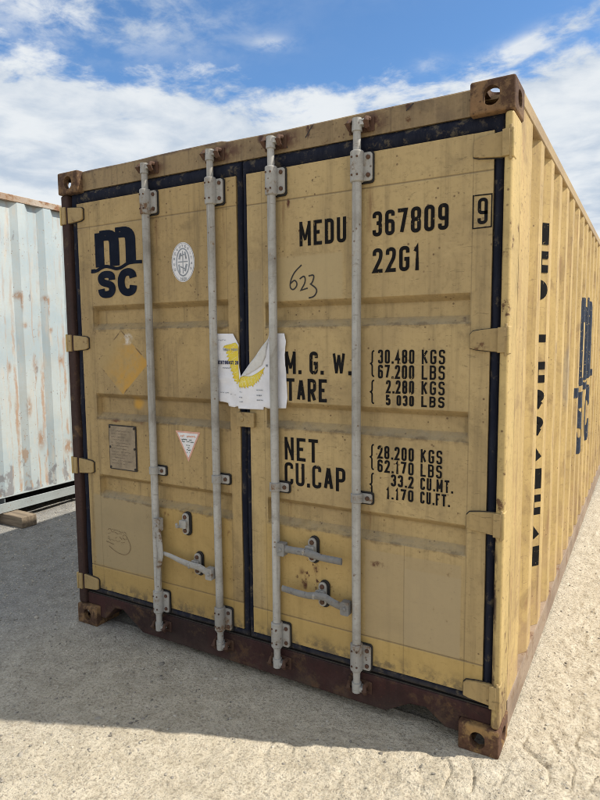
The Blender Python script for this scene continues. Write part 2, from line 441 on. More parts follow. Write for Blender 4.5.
def rubber_mat():
    m, g, bs = new_mat("navy_rubber")
    P = g.new('ShaderNodeTexCoord').outputs['Object']
    Z = g.xyz(P)[2]
    n = g.noise(g.scale(P, (6, 6, 1.2)), 5, 7, 0.7)
    c = g.mix(g.smooth(n, 0.35, 0.7), (0.007, 0.009, 0.019), (0.017, 0.019, 0.030))
    c = g.mix(g.math('MULTIPLY', g.smooth(g.noise(P, 16, 7, 0.72), 0.54, 0.66), 0.6), c, (0.13, 0.105, 0.07))
    dust = g.math('MULTIPLY', g.smooth(Z, 0.235, 0.20), g.smooth(g.noise(P, 14, 5, 0.6), 0.3, 0.6))
    c = g.mix(g.math('MULTIPLY', dust, 0.45), c, (0.10, 0.085, 0.065))
    g.l.new(c, bs.inputs['Base Color'])
    bs.inputs['Roughness'].default_value = 0.85
    bs.inputs['Specular IOR Level'].default_value = 0.15
    g.l.new(g.bump(n, 0.25, 0.006), bs.inputs['Normal'])
    return m


M_rub = rubber_mat()
M_black = simple("black_backing", (0.012, 0.011, 0.011), 0.7)


def ink_mat(name, col, wear=0.62, under=(0.40, 0.29, 0.13)):
    """Painted lettering, worn through in places."""
    m, g, bs = new_mat(name)
    P = g.new('ShaderNodeTexCoord').outputs['Object']
    n = g.noise(g.scale(P, (1, 1, 0.7)), 60, 6, 0.7)
    c = g.mix(g.smooth(n, wear, wear + 0.05), col, under)
    c = g.mix(g.math('MULTIPLY', g.smooth(g.noise(P, 14, 4, 0.6), 0.45, 0.7), 0.45), c, tuple(q * 1.8 + 0.006 for q in col))
    g.l.new(c, bs.inputs['Base Color'])
    bs.inputs['Roughness'].default_value = 0.85
    bs.inputs['Specular IOR Level'].default_value = 0.12
    return m


M_ink = ink_mat("black_lettering", (0.008, 0.0075, 0.008), 0.64)
M_logo = ink_mat("navy_lettering", (0.005, 0.008, 0.018), 0.68)
M_sink = ink_mat("faded_navy_lettering", (0.028, 0.036, 0.055), 0.60, (0.45, 0.33, 0.15))
M_pen = simple("black_marker", (0.02, 0.018, 0.016), 0.6)
M_white = simple("white_sticker", (0.66, 0.65, 0.66), 0.5, var=0.06)
M_grey = simple("grey_print", (0.24, 0.26, 0.29), 0.6)
M_pink = simple("pale_orange_print", (0.60, 0.33, 0.25), 0.6, var=0.12)
M_green = simple("dark_green_print", (0.06, 0.085, 0.075), 0.6)
M_paper = simple("white_paper", (0.68, 0.68, 0.72), 0.6, var=0.06, scale=14, bump=0.25)
def print_mat():
    m, g, bs = new_mat("yellow_print")
    P = g.new('ShaderNodeTexCoord').outputs['Object']
    a = g.noise(g.scale(P, (1, 1, 2.4)), 55, 5, 0.7, 0.6)
    b = g.noise(P, 20, 4, 0.6)
    c = g.mix(g.smooth(b, 0.38, 0.6), (0.64, 0.46, 0.015), (0.66, 0.54, 0.06))
    c = g.mix(g.math('MULTIPLY', g.smooth(a, 0.55, 0.66), 0.7), c, (0.66, 0.64, 0.45))
    g.l.new(c, bs.inputs['Base Color'])
    bs.inputs['Roughness'].default_value = 0.6
    return m


M_yprint = print_mat()
M_bprint = simple("navy_print", (0.03, 0.035, 0.085), 0.6)
M_plate = simple("weathered_plate", (0.245, 0.19, 0.125), 0.55, var=0.2, scale=24, bump=0.2)
M_dark = simple("dark_steel", (0.03, 0.025, 0.022), 0.7)
M_wood = None


# ------------------------------------------------------------------ mesh helper
class MB:
    def __init__(s):
        s.v, s.f = [], []

    def add(s, vs, fs):
        o = len(s.v)
        s.v += [tuple(q) for q in vs]
        s.f += [tuple(i + o for i in f) for f in fs]

    def box(s, x0, x1, y0, y1, z0, z1):
        s.add([(x0, y0, z0), (x1, y0, z0), (x1, y1, z0), (x0, y1, z0), (x0, y0, z1), (x1, y0, z1), (x1, y1, z1), (x0, y1, z1)],
              [(3, 2, 1, 0), (4, 5, 6, 7), (0, 1, 5, 4), (1, 2, 6, 5), (2, 3, 7, 6), (3, 0, 4, 7)])

    def prism(s, poly, y0, y1):
        """poly in x, z (counter-clockwise seen from -y), extruded from y0 (front) to y1."""
        n = len(poly)
        s.add([(x, y0, z) for x, z in poly] + [(x, y1, z) for x, z in poly],
              [tuple(range(n)), tuple(range(2 * n - 1, n - 1, -1))] + [(i, i + n, (i + 1) % n + n, (i + 1) % n) for i in range(n)])

    def tube(s, pts, r, seg=10, sx=1.0, caps=True, axis_flat=None):
        pts = [Vector(p) for p in pts]
        n = len(pts)
        rs = r if isinstance(r, (list, tuple)) else [r] * n
        vs = []
        for i, p in enumerate(pts):
            t = (pts[min(i + 1, n - 1)] - pts[max(i - 1, 0)]).normalized()
            ref = Vector((0, 1, 0)) if abs(t.y) < 0.9 else Vector((1, 0, 0))
            a = t.cross(ref).normalized()
            b = t.cross(a).normalized()
            for k in range(seg):
                an = 2 * math.pi * k / seg
                vs.append(p + a * math.cos(an) * rs[i] + b * math.sin(an) * rs[i] * sx)
        fs = []
        for i in range(n - 1):
            for k in range(seg):
                k2 = (k + 1) % seg
                fs.append((i * seg + k, i * seg + k2, (i + 1) * seg + k2, (i + 1) * seg + k))
        if caps:
            fs.append(tuple(range(seg - 1, -1, -1)))
            fs.append(tuple(range((n - 1) * seg, n * seg)))
        s.add(vs, fs)

    def bolt(s, x, y, z, r=0.008, h=0.006, seg=8):
        s.tube([(x, y, z), (x, y - h * 0.7, z), (x, y - h, z)], [r, r * 0.95, r * 0.6], seg)

    def build(s, name, mat, parent=None, bevel=0.0, smooth=35, seg=2):
        me = bpy.data.meshes.new(name)
        me.from_pydata(s.v, [], s.f)
        bm = bmesh.new()
        bm.from_mesh(me)
        bmesh.ops.recalc_face_normals(bm, faces=bm.faces)
        bm.to_mesh(me)
        bm.free()
        return link(name, me, mat, parent, bevel, smooth, seg)


def link(name, me, mat, parent=None, bevel=0.0, smooth=35, seg=2):
    me.materials.append(mat)
    o = bpy.data.objects.new(name, me)
    COL.objects.link(o)
    if parent:
        o.parent = parent
    if smooth:
        me.shade_smooth()
        me.set_sharp_from_angle(angle=math.radians(smooth))
    if bevel:
        b = o.modifiers.new("bevel", 'BEVEL')
        b.width = bevel
        b.segments = seg
        b.limit_method = 'ANGLE'
        b.angle_limit = math.radians(40)
        b.harden_normals = False
    return o


def empty(name, loc, label, cat, group=None):
    o = bpy.data.objects.new(name, None)
    o.empty_display_size = 0.2
    COL.objects.link(o)
    o.location = loc
    o['label'] = label
    o['category'] = cat
    if group:
        o['group'] = group
    return o


# smooth value noise on numpy arrays
def vnoise(x, y, seed=0):
    xi, yi = np.floor(x).astype(np.int64), np.floor(y).astype(np.int64)
    fx, fy = x - xi, y - yi
    fx, fy = fx * fx * (3 - 2 * fx), fy * fy * (3 - 2 * fy)

    def h(a, b):
        n = (a * 374761393 + b * 668265263 + seed * 1274126177) & 0xFFFFFFFF
        n = ((n ^ (n >> 13)) * 1274126177) & 0xFFFFFFFF
        return ((n ^ (n >> 16)) & 0xFFFF) / 65535.0
    return (h(xi, yi) * (1 - fx) + h(xi + 1, yi) * fx) * (1 - fy) + (h(xi, yi + 1) * (1 - fx) + h(xi + 1, yi + 1) * fx) * fy


def fbm(x, y, octv=4, seed=0, gain=0.5):
    r, a, t = 0, 1, 0
    for i in range(octv):
        r = r + a * vnoise(x * 2 ** i, y * 2 ** i, seed + i * 17)
        t += a
        a *= gain
    return r / t - 0.5


# ------------------------------------------------------------------ lettering: stroke glyphs
# (x, y[, 1 = rounded corner]) in a unit cell; a trailing 'c' closes the stroke
GL = {
    '0': [[(0, 0, 1), (1, 0, 1), (1, 1, 1), (0, 1, 1), 'c']],
    '1': [[(0.1, 0.8), (0.62, 1), (0.62, 0)]],
    '2': [[(0, 0.74), (0, 1, 1), (1, 1, 1), (1, 0.62, 1), (0, 0.0), (1, 0)]],
    '3': [[(0, 0.78), (0, 1, 1), (1, 1, 1), (1, 0.53, 1), (0.4, 0.53)], [(0.4, 0.53), (1, 0.53, 1), (1, 0, 1), (0, 0, 1), (0, 0.22)]],
    '4': [[(0.72, 0), (0.72, 1), (0, 0.28), (1, 0.28)]],
    '5': [[(0.95, 1), (0.05, 1), (0.05, 0.58), (1, 0.60, 1), (1, 0, 1), (0, 0, 1), (0, 0.22)]],
    '6': [[(1, 0.80), (1, 1, 1), (0, 1, 1), (0, 0, 1), (1, 0, 1), (1, 0.57, 1), (0, 0.57)]],
    '7': [[(0, 1), (1, 1), (0.35, 0)]],
    '8': [[(0, 0.53, 1), (1, 0.53, 1), (1, 1, 1), (0, 1, 1), 'c'], [(0, 0, 1), (1, 0, 1), (1, 0.53, 1), (0, 0.53, 1), 'c']],
    '9': [[(0, 0.2), (0, 0, 1), (1, 0, 1), (1, 1, 1), (0, 1, 1), (0, 0.43, 1), (1, 0.43)]],
    'A': [[(0, 0), (0.47, 1)], [(0.53, 1), (1, 0)], [(0.2, 0.3), (0.8, 0.3)]],
    'B': [[(0, 0), (0, 1), (1, 1, 1), (1, 0.53, 1), (0, 0.53)], [(0.5, 0.53), (1, 0.53, 1), (1, 0, 1), (0, 0)]],
    'C': [[(1, 0.76), (1, 1, 1), (0, 1, 1), (0, 0, 1), (1, 0, 1), (1, 0.24)]],
    'D': [[(0, 0), (1, 0, 1), (1, 1, 1), (0, 1), 'c']],
    'E': [[(1, 1), (0, 1), (0, 0), (1, 0)], [(0, 0.52), (0.85, 0.52)]],
    'F': [[(1, 1), (0, 1), (0, 0)], [(0, 0.52), (0.85, 0.52)]],
    'G': [[(1, 0.76), (1, 1, 1), (0, 1, 1), (0, 0, 1), (1, 0, 1), (1, 0.48), (0.5, 0.48)]],
    'H': [[(0, 0), (0, 1)], [(1, 0), (1, 1)], [(0, 0.5), (1, 0.5)]],
    'I': [[(0.5, 0), (0.5, 1)]],
    'K': [[(0, 0), (0, 1)], [(1, 1), (0.02, 0.42)], [(0.3, 0.58), (1, 0)]],
    'L': [[(0, 1), (0, 0), (1, 0)]],
    'M': [[(0, 0), (0, 1)], [(0.03, 0.97), (0.5, 0.2)], [(0.5, 0.2), (0.97, 0.97)], [(1, 1), (1, 0)]],
    'N': [[(0, 0), (0, 1)], [(0.03, 0.97), (0.97, 0.03)], [(1, 0), (1, 1)]],
    'O': [[(0, 0, 1), (1, 0, 1), (1, 1, 1), (0, 1, 1), 'c']],
    'P': [[(0, 0), (0, 1), (1, 1, 1), (1, 0.45, 1), (0, 0.45)]],
    'R': [[(0, 0), (0, 1), (1, 1, 1), (1, 0.47, 1), (0, 0.47)], [(0.45, 0.47), (1, 0)]],
    'S': [[(1, 0.78), (1, 1, 1), (0, 1, 1), (0, 0.53, 1), (1, 0.53, 1), (1, 0, 1), (0, 0, 1), (0, 0.22)]],
    'T': [[(0.5, 0), (0.5, 1)], [(0, 1), (1, 1)]],
    'U': [[(0, 1), (0, 0, 1), (1, 0, 1), (1, 1)]],
    'V': [[(0, 1), (0.5, 0)], [(0.5, 0), (1, 1)]],
    'W': [[(0, 1), (0.25, 0)], [(0.25, 0), (0.5, 0.92)], [(0.5, 0.92), (0.75, 0)], [(0.75, 0), (1, 1)]],
    'X': [[(0, 0), (1, 1)], [(0, 1), (1, 0)]],
    '.': [[(0.5, -0.09), (0.5, 0.11)]],
    '{': [[(1, 1), (0.45, 0.96, 1), (0.45, 0.55, 1), (0, 0.5), (0.45, 0.45, 1), (0.45, 0.04, 1), (1, 0)]],
    ' ': [],
}
REL = {'I': 0.32, '.': 0.30, ' ': 0.42, '1': 0.72, 'M': 1.32, 'W': 1.5, 'L': 0.92, 'E': 0.95, 'F': 0.92}


def fillet(pts, r, closed):
    out = []
    n = len(pts)
    for i, p in enumerate(pts):
        rounded = len(p) > 2 and p[2]
        q = Vector(p[:2])
        if not rounded or (not closed and i in (0, n - 1)):
            out.append(q)
            continue
        a, b = Vector(pts[i - 1][:2]), Vector(pts[(i + 1) % n][:2])
        da, db = (a - q), (b - q)
        ra, rb = min(r, da.length * 0.5), min(r, db.length * 0.5)
        s, e = q + da.normalized() * ra, q + db.normalized() * rb
        for k in range(7):
            t = k / 6
            out.append(s * (1 - t) ** 2 + q * 2 * t * (1 - t) * (1 if False else 1) + e * t * t)
    res = []
    for q in out:
        if not res or (q - res[-1]).length > 1e-6:
            res.append(q)
    return res


def ribbon(pts, t, closed=False):
    """flat ribbon of width t along 2-D points: (verts, faces)"""
    n = len(pts)
    vs = []
    for i in range(n):
        if closed:
            a, b = pts[i] - pts[i - 1], pts[(i + 1) % n] - pts[i]
        else:
            a = pts[i] - pts[i - 1] if i else pts[1] - pts[0]
            b = pts[i + 1] - pts[i] if i < n - 1 else pts[-1] - pts[-2]
        a, b = a.normalized(), b.normalized()
        na, nb = Vector((-a.y, a.x)), Vector((-b.y, b.x))
        m = na + nb
        if m.length < 1e-6:
            m = na
        m.normalize()
        k = t / 2 / max(0.45, m.dot(na))
        vs += [pts[i] + m * k, pts[i] - m * k]
    fs = []
    for i in range(n if closed else n - 1):
        j = (i + 1) % n
        fs.append((2 * i, 2 * i + 1, 2 * j + 1, 2 * j))
    return vs, fs


class Ink:
    """flat lettering laid on a surface: collects 2-D strokes, then maps (u, v, lift) to 3-D."""
    def __init__(s):
        s.v, s.f, s.k = [], [], 0

    def stroke(s, pts, t, closed=False):
        vs, fs = ribbon([Vector(p[:2]) for p in pts], t, closed)
        o = len(s.v)
        lift = 0.00015 * (s.k % 7)
        s.k += 1
        s.v += [(q.x, q.y, lift) for q in vs]
        s.f += [tuple(i + o for i in f) for f in fs]

    def poly(s, pts):
        o = len(s.v)
        lift = 0.00015 * (s.k % 7)
        s.k += 1
        s.v += [(p[0], p[1], lift) for p in pts]
        s.f.append(tuple(range(o, o + len(pts))))

    def glyph(s, ch, x, y, w, h, t):
        for st in GL[ch]:
            st = list(st)
            closed = st[-1] == 'c'
            if closed:
                st = st[:-1]
            pp = []
            for p in st:
                pp.append((x + t / 2 + p[0] * (w - t), y + t / 2 + p[1] * (h - t)) + ((1,) if len(p) > 2 else ()))
            slant = False
            if not closed and ch != '.':
                for a_, b_ in ((0, 1), (-1, -2)):
                    d_ = Vector(pp[a_][:2]) - Vector(pp[b_][:2])
                    if abs(d_.x) < 1e-6 and min(abs(pp[a_][1] - y - t / 2), abs(pp[a_][1] - y - h + t / 2)) < 1e-6:
                        pp[a_] = (pp[a_][0], pp[a_][1] + math.copysign(t * 0.5, d_.y))
                    elif abs(d_.y) < 1e-6 and min(abs(pp[a_][0] - x - t / 2), abs(pp[a_][0] - x - w + t / 2)) < 1e-6:
                        pp[a_] = (pp[a_][0] + math.copysign(t * 0.5, d_.x), pp[a_][1])
                slant = len(pp) == 2 and abs(pp[0][0] - pp[1][0]) > 1e-6 and abs(pp[0][1] - pp[1][1]) > 1e-6 and ch in 'MWN'
            s.stroke(fillet(pp, (w - t) * 0.5, closed), t * (0.78 if slant else 1), closed)

    def text(s, txt, x0, x1, y0, y1, t, gap=0.38, slant=0.0):
        tot = sum(REL.get(c, 1) for c in txt) + gap * (len(txt) - 1)
        unit = (x1 - x0) / tot
        x = x0
        for c in txt:
            w = REL.get(c, 1) * unit
            dy = slant * (x - x0)
            if c == 'I' or c == '.':
                s.glyph(c, x, y0 + dy, max(w, t * 1.01), y1 - y0, t)
            else:
                s.glyph(c, x, y0 + dy, w, y1 - y0, t)
            x += w + gap * unit

    def build(s, name, mat, parent, fn, cuts=None):
        me = bpy.data.meshes.new(name)
        me.from_pydata(s.v, [], s.f)
        bm = bmesh.new()
        bm.from_mesh(me)
        if cuts:
            for axis, vals in cuts:
                no = (1, 0, 0) if axis == 0 else (0, 1, 0)
                for c in vals:
                    co = (c, 0, 0) if axis == 0 else (0, c, 0)
                    bmesh.ops.bisect_plane(bm, geom=bm.verts[:] + bm.edges[:] + bm.faces[:], plane_co=co, plane_no=no, dist=1e-6)
        bmesh.ops.triangulate(bm, faces=[f for f in bm.faces if len(f.verts) > 4])
        for vt in bm.verts:
            vt.co = fn(*vt.co)
        bm.to_mesh(me)
        bm.free()
        return link(name, me, mat, parent, 0, 0)


# ------------------------------------------------------------------ ground
def lines(segs):
    out = []
    for a, b, st in segs:
        n = max(1, int(round((b - a) / st)))
        out += list(np.linspace(a, b, n, endpoint=False))
    out.append(segs[-1][1])
    return np.array(out)


gx = lines([(-1500, -300, 300), (-300, -60, 60), (-60, -15, 9), (-15, -5, 1.5), (-5, -2.6, 0.12), (-2.6, 0.2, 0.02), (0.2, 1.6, 0.010), (1.6, 3.0, 0.0055), (3.0, 3.15, 0.010), (3.15, 5, 0.06), (5, 15, 0.7), (15, 60, 6), (60, 300, 60), (300, 1500, 300)])
gy = lines([(-1500, -300, 300), (-300, -60, 60), (-60, -12, 8), (-12, -3.5, 0.8), (-3.5, -1.3, 0.06), (-1.3, -0.75, 0.010), (-0.75, 0.35, 0.0055), (0.35, 1.2, 0.010), (1.2, 3.0, 0.025), (3.0, 7.0, 0.08), (7, 15, 0.6), (15, 60, 6), (60, 300, 60), (300, 1500, 300)])
GX, GY = np.meshgrid(gx, gy, indexing='ij')


def ground_z(x, y):
    z = fbm(x * 0.9, y * 0.9, 3, 3) * 0.030
    z = z + fbm(x * 5, y * 5, 3, 21) * 0.014
    rough = np.clip((x - 0.9) / 1.6, 0.25, 1.0)
    cl = vnoise(x * 26 + 3 * fbm(x * 8, y * 8, 2, 8), y * 26, 5)
    z = z + rough * (fbm(x * 30, y * 30, 3, 41, 0.6) * 0.016 + np.clip(cl - 0.56, 0, 1) * 0.020)
    pit = vnoise(x * 19 + 31, y * 19 + 2 * fbm(x * 6, y * 6, 2, 14), 66)
    z = z - rough * np.clip(pit - 0.70, 0, 1) * 0.024
    # tyre tread prints: rows of curved bars pressed along a lane that runs past the corner
    # the lane runs along a, bars are spaced across it
    ax, ay = 0.86, 0.51
    for off, wid, ph in ((0.03, 0.19, 0.0), (-0.36, 0.17, 0.35)):
        s = (x - 2.45) * ax + (y + 0.02) * ay
        c = -(x - 2.45) * ay + (y + 0.02) * ax - off
        wobx = fbm(x * 5, y * 5, 3, 77) * 0.16
        bar = (s + ph + 0.030 * np.sin(c * 19) + wobx - 0.25 * c) / 0.118
        fr = bar - np.floor(bar)
        prof = np.where(fr < 0.15, -np.sin(fr / 0.15 * np.pi), 0.20 * np.sin((fr - 0.15) / 0.85 * np.pi) * (1.4 - fr))
        lane = np.clip((wid - np.abs(c)) / 0.06, 0, 1) * np.clip((vnoise(x * 6 + 9, y * 6, 91) - 0.24) * 3, 0, 1) * np.clip((x - 2.05) / 0.3, 0.25, 1)
        z = z + np.nan_to_num(prof) * 0.015 * lane
    # keep it level beneath both containers and bank a little dust against the corner blocks
    near = np.exp(-((np.clip(np.maximum(-x, x - 2.44), 0, None) / 0.10) ** 2 + (np.clip(-y, 0, None) / 0.10) ** 2))
    z = z * (1 - 0.8 * near) + 0.004 * near
    inside = (x > 0.1) & (x < 2.33) & (y > 0.12)
    z = np.where(inside, -0.004, z)
    return np.where(np.hypot(x, y) > 60, 0.0, z)


GZ = ground_z(GX, GY)
nx, ny = len(gx), len(gy)
co = np.stack([GX, GY, GZ], -1).reshape(-1, 3)
ii, jj = np.meshgrid(np.arange(nx - 1), np.arange(ny - 1), indexing='ij')
base = (ii * ny + jj).reshape(-1)
quads = np.stack([base, base + ny, base + ny + 1, base + 1], -1)
me = bpy.data.meshes.new("ground")
me.vertices.add(len(co))
me.vertices.foreach_set("co", co.reshape(-1))
me.loops.add(quads.size)
me.loops.foreach_set("vertex_index", quads.reshape(-1).astype(np.int32))
me.polygons.add(len(quads))
me.polygons.foreach_set("loop_start", np.arange(0, quads.size, 4, dtype=np.int32))
me.update(calc_edges=True)
me.validate()
me.shade_smooth()

m, g, bs = new_mat("dusty_gravel")
P = g.new('ShaderNodeTexCoord').outputs['Object']
X, Y, Z = g.xyz(P)[:3]
n1 = g.noise(P, 1.1, 5, 0.6)
n2 = g.noise(P, 9, 6, 0.65)
n3 = g.noise(P, 70, 5, 0.7)
n4 = g.noise(P, 220, 3, 0.7)
greyness = g.smooth(g.math('ADD', g.math('ADD', X, g.math('MULTIPLY', Y, -0.35)), g.math('MULTIPLY', g.math('SUBTRACT', n1, 0.5), 1.6)), 1.5, -0.9)
sand = g.mix(g.smooth(n2, 0.32, 0.68), (0.48, 0.418, 0.318), (0.61, 0.54, 0.425))
grav = g.mix(g.smooth(n2, 0.32, 0.68), (0.215, 0.213, 0.21), (0.315, 0.31, 0.302))
c = g.mix(greyness, sand, grav)
c = g.mix(g.math('MULTIPLY', g.smooth(n3, 0.50, 0.66), 0.6), c, (0.19, 0.155, 0.11))
c = g.mix(g.math('MULTIPLY', g.smooth(n3, 0.46, 0.32), 0.6), c, (0.66, 0.60, 0.49))
vc = g.voronoi(P, 95, 'F1', 'Color')
vr = g.xyz(vc)[0]
stone = g.math('MULTIPLY', g.smooth(g.voronoi(P, 95), 0.40, 0.28), g.smooth(vr, 0.45, 0.6))
stc = g.mix(g.xyz(vc)[1], (0.14, 0.135, 0.13), (0.58, 0.56, 0.53))
c = g.mix(g.math('MULTIPLY', stone, g.smooth(greyness, 0, 1, 0.28, 0.75)), c, stc)
c = g.mix(g.math('MULTIPLY', g.smooth(n4, 0.52, 0.64), 0.55), c, (0.15, 0.13, 0.10))
g.l.new(c, bs.inputs['Base Color'])
bs.inputs['Roughness'].default_value = 0.95
bs.inputs['Specular IOR Level'].default_value = 0.15
h = g.math('ADD', g.math('ADD', g.math('MULTIPLY', n3, 0.9), g.math('MULTIPLY', n4, 0.35)),
           g.math('ADD', g.math('MULTIPLY', stone, 0.28), g.math('MULTIPLY', g.noise(P, 28, 5, 0.6), 1.4)))
g.l.new(g.bump(h, 0.9, 0.010), bs.inputs['Normal'])
me.materials.append(m)
ground = bpy.data.objects.new("ground", me)
COL.objects.link(ground)
ground['kind'] = 'structure'

# loose stones
ico_bm = bmesh.new()
bmesh.ops.create_icosphere(ico_bm, subdivisions=1, radius=1)
ico_v = np.array([q.co[:] for q in ico_bm.verts])
ico_f = np.array([[q.index for q in f.verts] for f in ico_bm.faces])
ico_bm.free()
N = 24000
px = np.concatenate([rng.uniform(-2.4, 3.2, int(N * 0.55)), rng.uniform(-2.6, 1.2, N - int(N * 0.55))])
py = rng.uniform(-1.6, 3.2, N)
out_front = (py < -0.02) | (px < -0.03) | (px > 2.47)
keep = out_front & ~((px < -2.0) & (py > 0.9) & (py < 1.2))
px, py = px[keep], py[keep]
N = len(px)
rad = 0.0021 + 0.0066 * rng.random(N) ** 4
big = rng.random(N) < 0.006
rad = np.where(big, rng.uniform(0.009, 0.016, N), rad)
pz = ground_z(px, py)
vv = np.empty((N, len(ico_v), 3))
for i in range(N):
    sc_ = rad[i] * rng.uniform(0.65, 1.25, 3) * np.array([1, 1, 0.62])
    q = ico_v * (1 + rng.uniform(-0.22, 0.22, (len(ico_v), 1))) * sc_
    a = rng.uniform(0, 6.28)
    ca, sa = math.cos(a), math.sin(a)
    vv[i] = np.stack([q[:, 0] * ca - q[:, 1] * sa + px[i], q[:, 0] * sa + q[:, 1] * ca + py[i], q[:, 2] + pz[i] + rad[i] * 0.12], -1)
ff = (ico_f[None] + (np.arange(N) * len(ico_v))[:, None, None]).reshape(-1, 3)
me = bpy.data.meshes.new("gravel")
me.from_pydata(vv.reshape(-1, 3).tolist(), [], ff.tolist())
m, g, bs = new_mat("loose_stone")
geo = g.new('ShaderNodeNewGeometry')
c = g.mix(geo.outputs['Random Per Island'], (0.15, 0.135, 0.115), (0.52, 0.47, 0.39))
g.l.new(c, bs.inputs['Base Color'])
bs.inputs['Roughness'].default_value = 0.9
gravel = link("gravel", me, m, None, 0, 60)
gravel['kind'] = 'stuff'
gravel['label'] = 'loose pebbles and grit scattered on the dusty ground'
gravel['category'] = 'gravel'


# ================================================================== the yellow container
W, L, H = 2.438, 6.058, 2.591
BOX = empty("shipping_container", (0, 0, 0),
            "weathered yellow shipping container with closed double doors and grey locking rods", "shipping container")


def casting_mesh():
    """hollow corner casting, local x 0..0.162 (outer side at 0.162), y 0..0.178 (front at 0), z 0..0.118 (outer face on top)"""
    mb = MB()
    mb.box(0, 0.162, 0, 0.178, 0, 0.118)
    a = mb.build("tmp_casting", M_cast, None, 0.009, 0, 3)
    cut = []

    def cutter(poly, ax, lo, hi):
        n = len(poly)
        vs = []
        for w in (lo, hi):
            for p, q in poly:
                vs.append({'x': (w, p, q), 'y': (p, w, q), 'z': (p, q, w)}[ax])
        c = MB()
        c.add(vs, [tuple(range(n)), tuple(range(2 * n - 1, n - 1, -1))] + [(i, (i + 1) % n, (i + 1) % n + n, i + n) for i in range(n)])
        o = c.build("tmp_cutter", M_cast, None, 0, 0)
        cut.append(o)

    def oval(cx, cy, w, h, n=24):
        r = min(w, h) / 2
        pts = []
        for i in range(n):
            an = 2 * math.pi * i / n
            dx_, dy_ = math.cos(an), math.sin(an)
            pts.append((cx + dx_ * r + (math.copysign(w / 2 - r, dx_) if abs(dx_) > 1e-6 else 0),
                        cy + dy_ * r + (math.copysign(h / 2 - r, dy_) if abs(dy_) > 1e-6 else 0)))
        return pts
    cutter([(0.028, 0.03), (0.134, 0.03), (0.134, 0.148), (0.028, 0.148)], 'z', 0.020, 0.092)
    cutter(oval(0.078, 0.059, 0.060, 0.069), 'y', -0.05, 0.09)
    cutter(oval(0.089, 0.058, 0.076, 0.060), 'x', 0.08, 0.25)
    cutter(oval(0.081, 0.089, 0.064, 0.112), 'z', 0.06, 0.20)
    for o in cut:
        b = a.modifiers.new("b", 'BOOLEAN')
        b.operation = 'DIFFERENCE'
        b.solver = 'EXACT'
        b.object = o
    dg = bpy.context.evaluated_depsgraph_get()
    me = bpy.data.meshes.new_from_object(a.evaluated_get(dg))
    for o in cut + [a]:
        old = o.data
        bpy.data.objects.remove(o)
        bpy.data.meshes.remove(old)
    return me


CAST = casting_mesh()


def casting(parent, ox, oy, oz, fx, fy, fz, mat, name="corner_casting", label=None):
    """fx, fy, fz = -1 mirrors the casting along that axis about its own middle"""
    me = CAST.copy()
    bm = bmesh.new()
    bm.from_mesh(me)
    for q in bm.verts:
        x, y, z = q.co
        if fx < 0: x = 0.162 - x
        if fy < 0: y = 0.178 - y
        if fz < 0: z = 0.118 - z
        q.co = (x + ox, y + oy, z + oz)
    if fx * fy * fz < 0:
        bmesh.ops.reverse_faces(bm, faces=bm.faces)
    bm.to_mesh(me)
    bm.free()
    me.materials.clear()
    o = link(name, me, mat, parent, 0, 30)
    if label:
        o['label'] = label
    return o


def all_castings(parent, w, l, h, mt, mb_, **kw):
    for sx in (-1, 1):
        for sy in (1, -1):
            for sz in (-1, 1):
                mat = mt if (sz > 0 or sx < 0) else mb_
                casting(parent, 0 if sx < 0 else w - 0.162, 0 if sy > 0 else l - 0.178, 0 if sz < 0 else h - 0.118, sx, sy, sz, mat)


all_castings(BOX, W, L, H, M_cast, M_cast2)

# corner posts
mb = MB()
mb.box(2.402, 2.4345, 0.006, 0.165, 0.1185, 2.4725)
o = mb.build("corner_post", M_post, BOX, 0.013, 35, 4)
mb = MB()
mb.box(0.0035, 0.062, 0.012, 0.165, 0.1185, 2.4725)
o = mb.build("corner_post", M_rpost, BOX, 0.012, 35, 3)
o['label'] = 'rust brown corner post with bare primer'
for x0, x1 in ((0.0035, 0.12), (2.318, 2.4345)):
    mb = MB()
    mb.box(x0, x1, L - 0.15, L - 0.006, 0.1185, 2.4725)
    mb.build("corner_post", M_post, BOX, 0.01)
# inner frame steel that the gasket closes against
mb = MB()
mb.box(0.0625, 0.16, 0.078, 0.16, 0.192, 2.4725)
mb.build("inner_frame", M_dark, BOX)
mb = MB()
mb.box(2.33, 2.4015, 0.078, 0.16, 0.192, 2.4725)
mb.build("inner_frame", M_dark, BOX)

# header with a bent upper lip
mb = MB()
xs = np.linspace(0.1625, W - 0.1625, 70)
top = 2.583 + 0.010 * fbm(xs * 2.1, xs * 0, 3, 5) + np.where(xs < 1.14, 0.007, 0.0)
sec = []
for x, t in zip(xs, top):
    sec.append([(x, 0.036, 2.484), (x, 0.036, t - 0.006), (x, 0.042, t), (x, 0.12, t), (x, 0.12, 2.484)])
vs = [p for s_ in sec for p in s_]
fs = []
for i in range(len(xs) - 1):
    for k in range(5):
        k2 = (k + 1) % 5
        fs.append((i * 5 + k, (i + 1) * 5 + k, (i + 1) * 5 + k2, i * 5 + k2))
fs.append((0, 1, 2, 3, 4))
fs.append(tuple(len(vs) - 1 - k for k in range(5)))
mb.add(vs, fs)
mb.build("door_header", M_head, BOX)

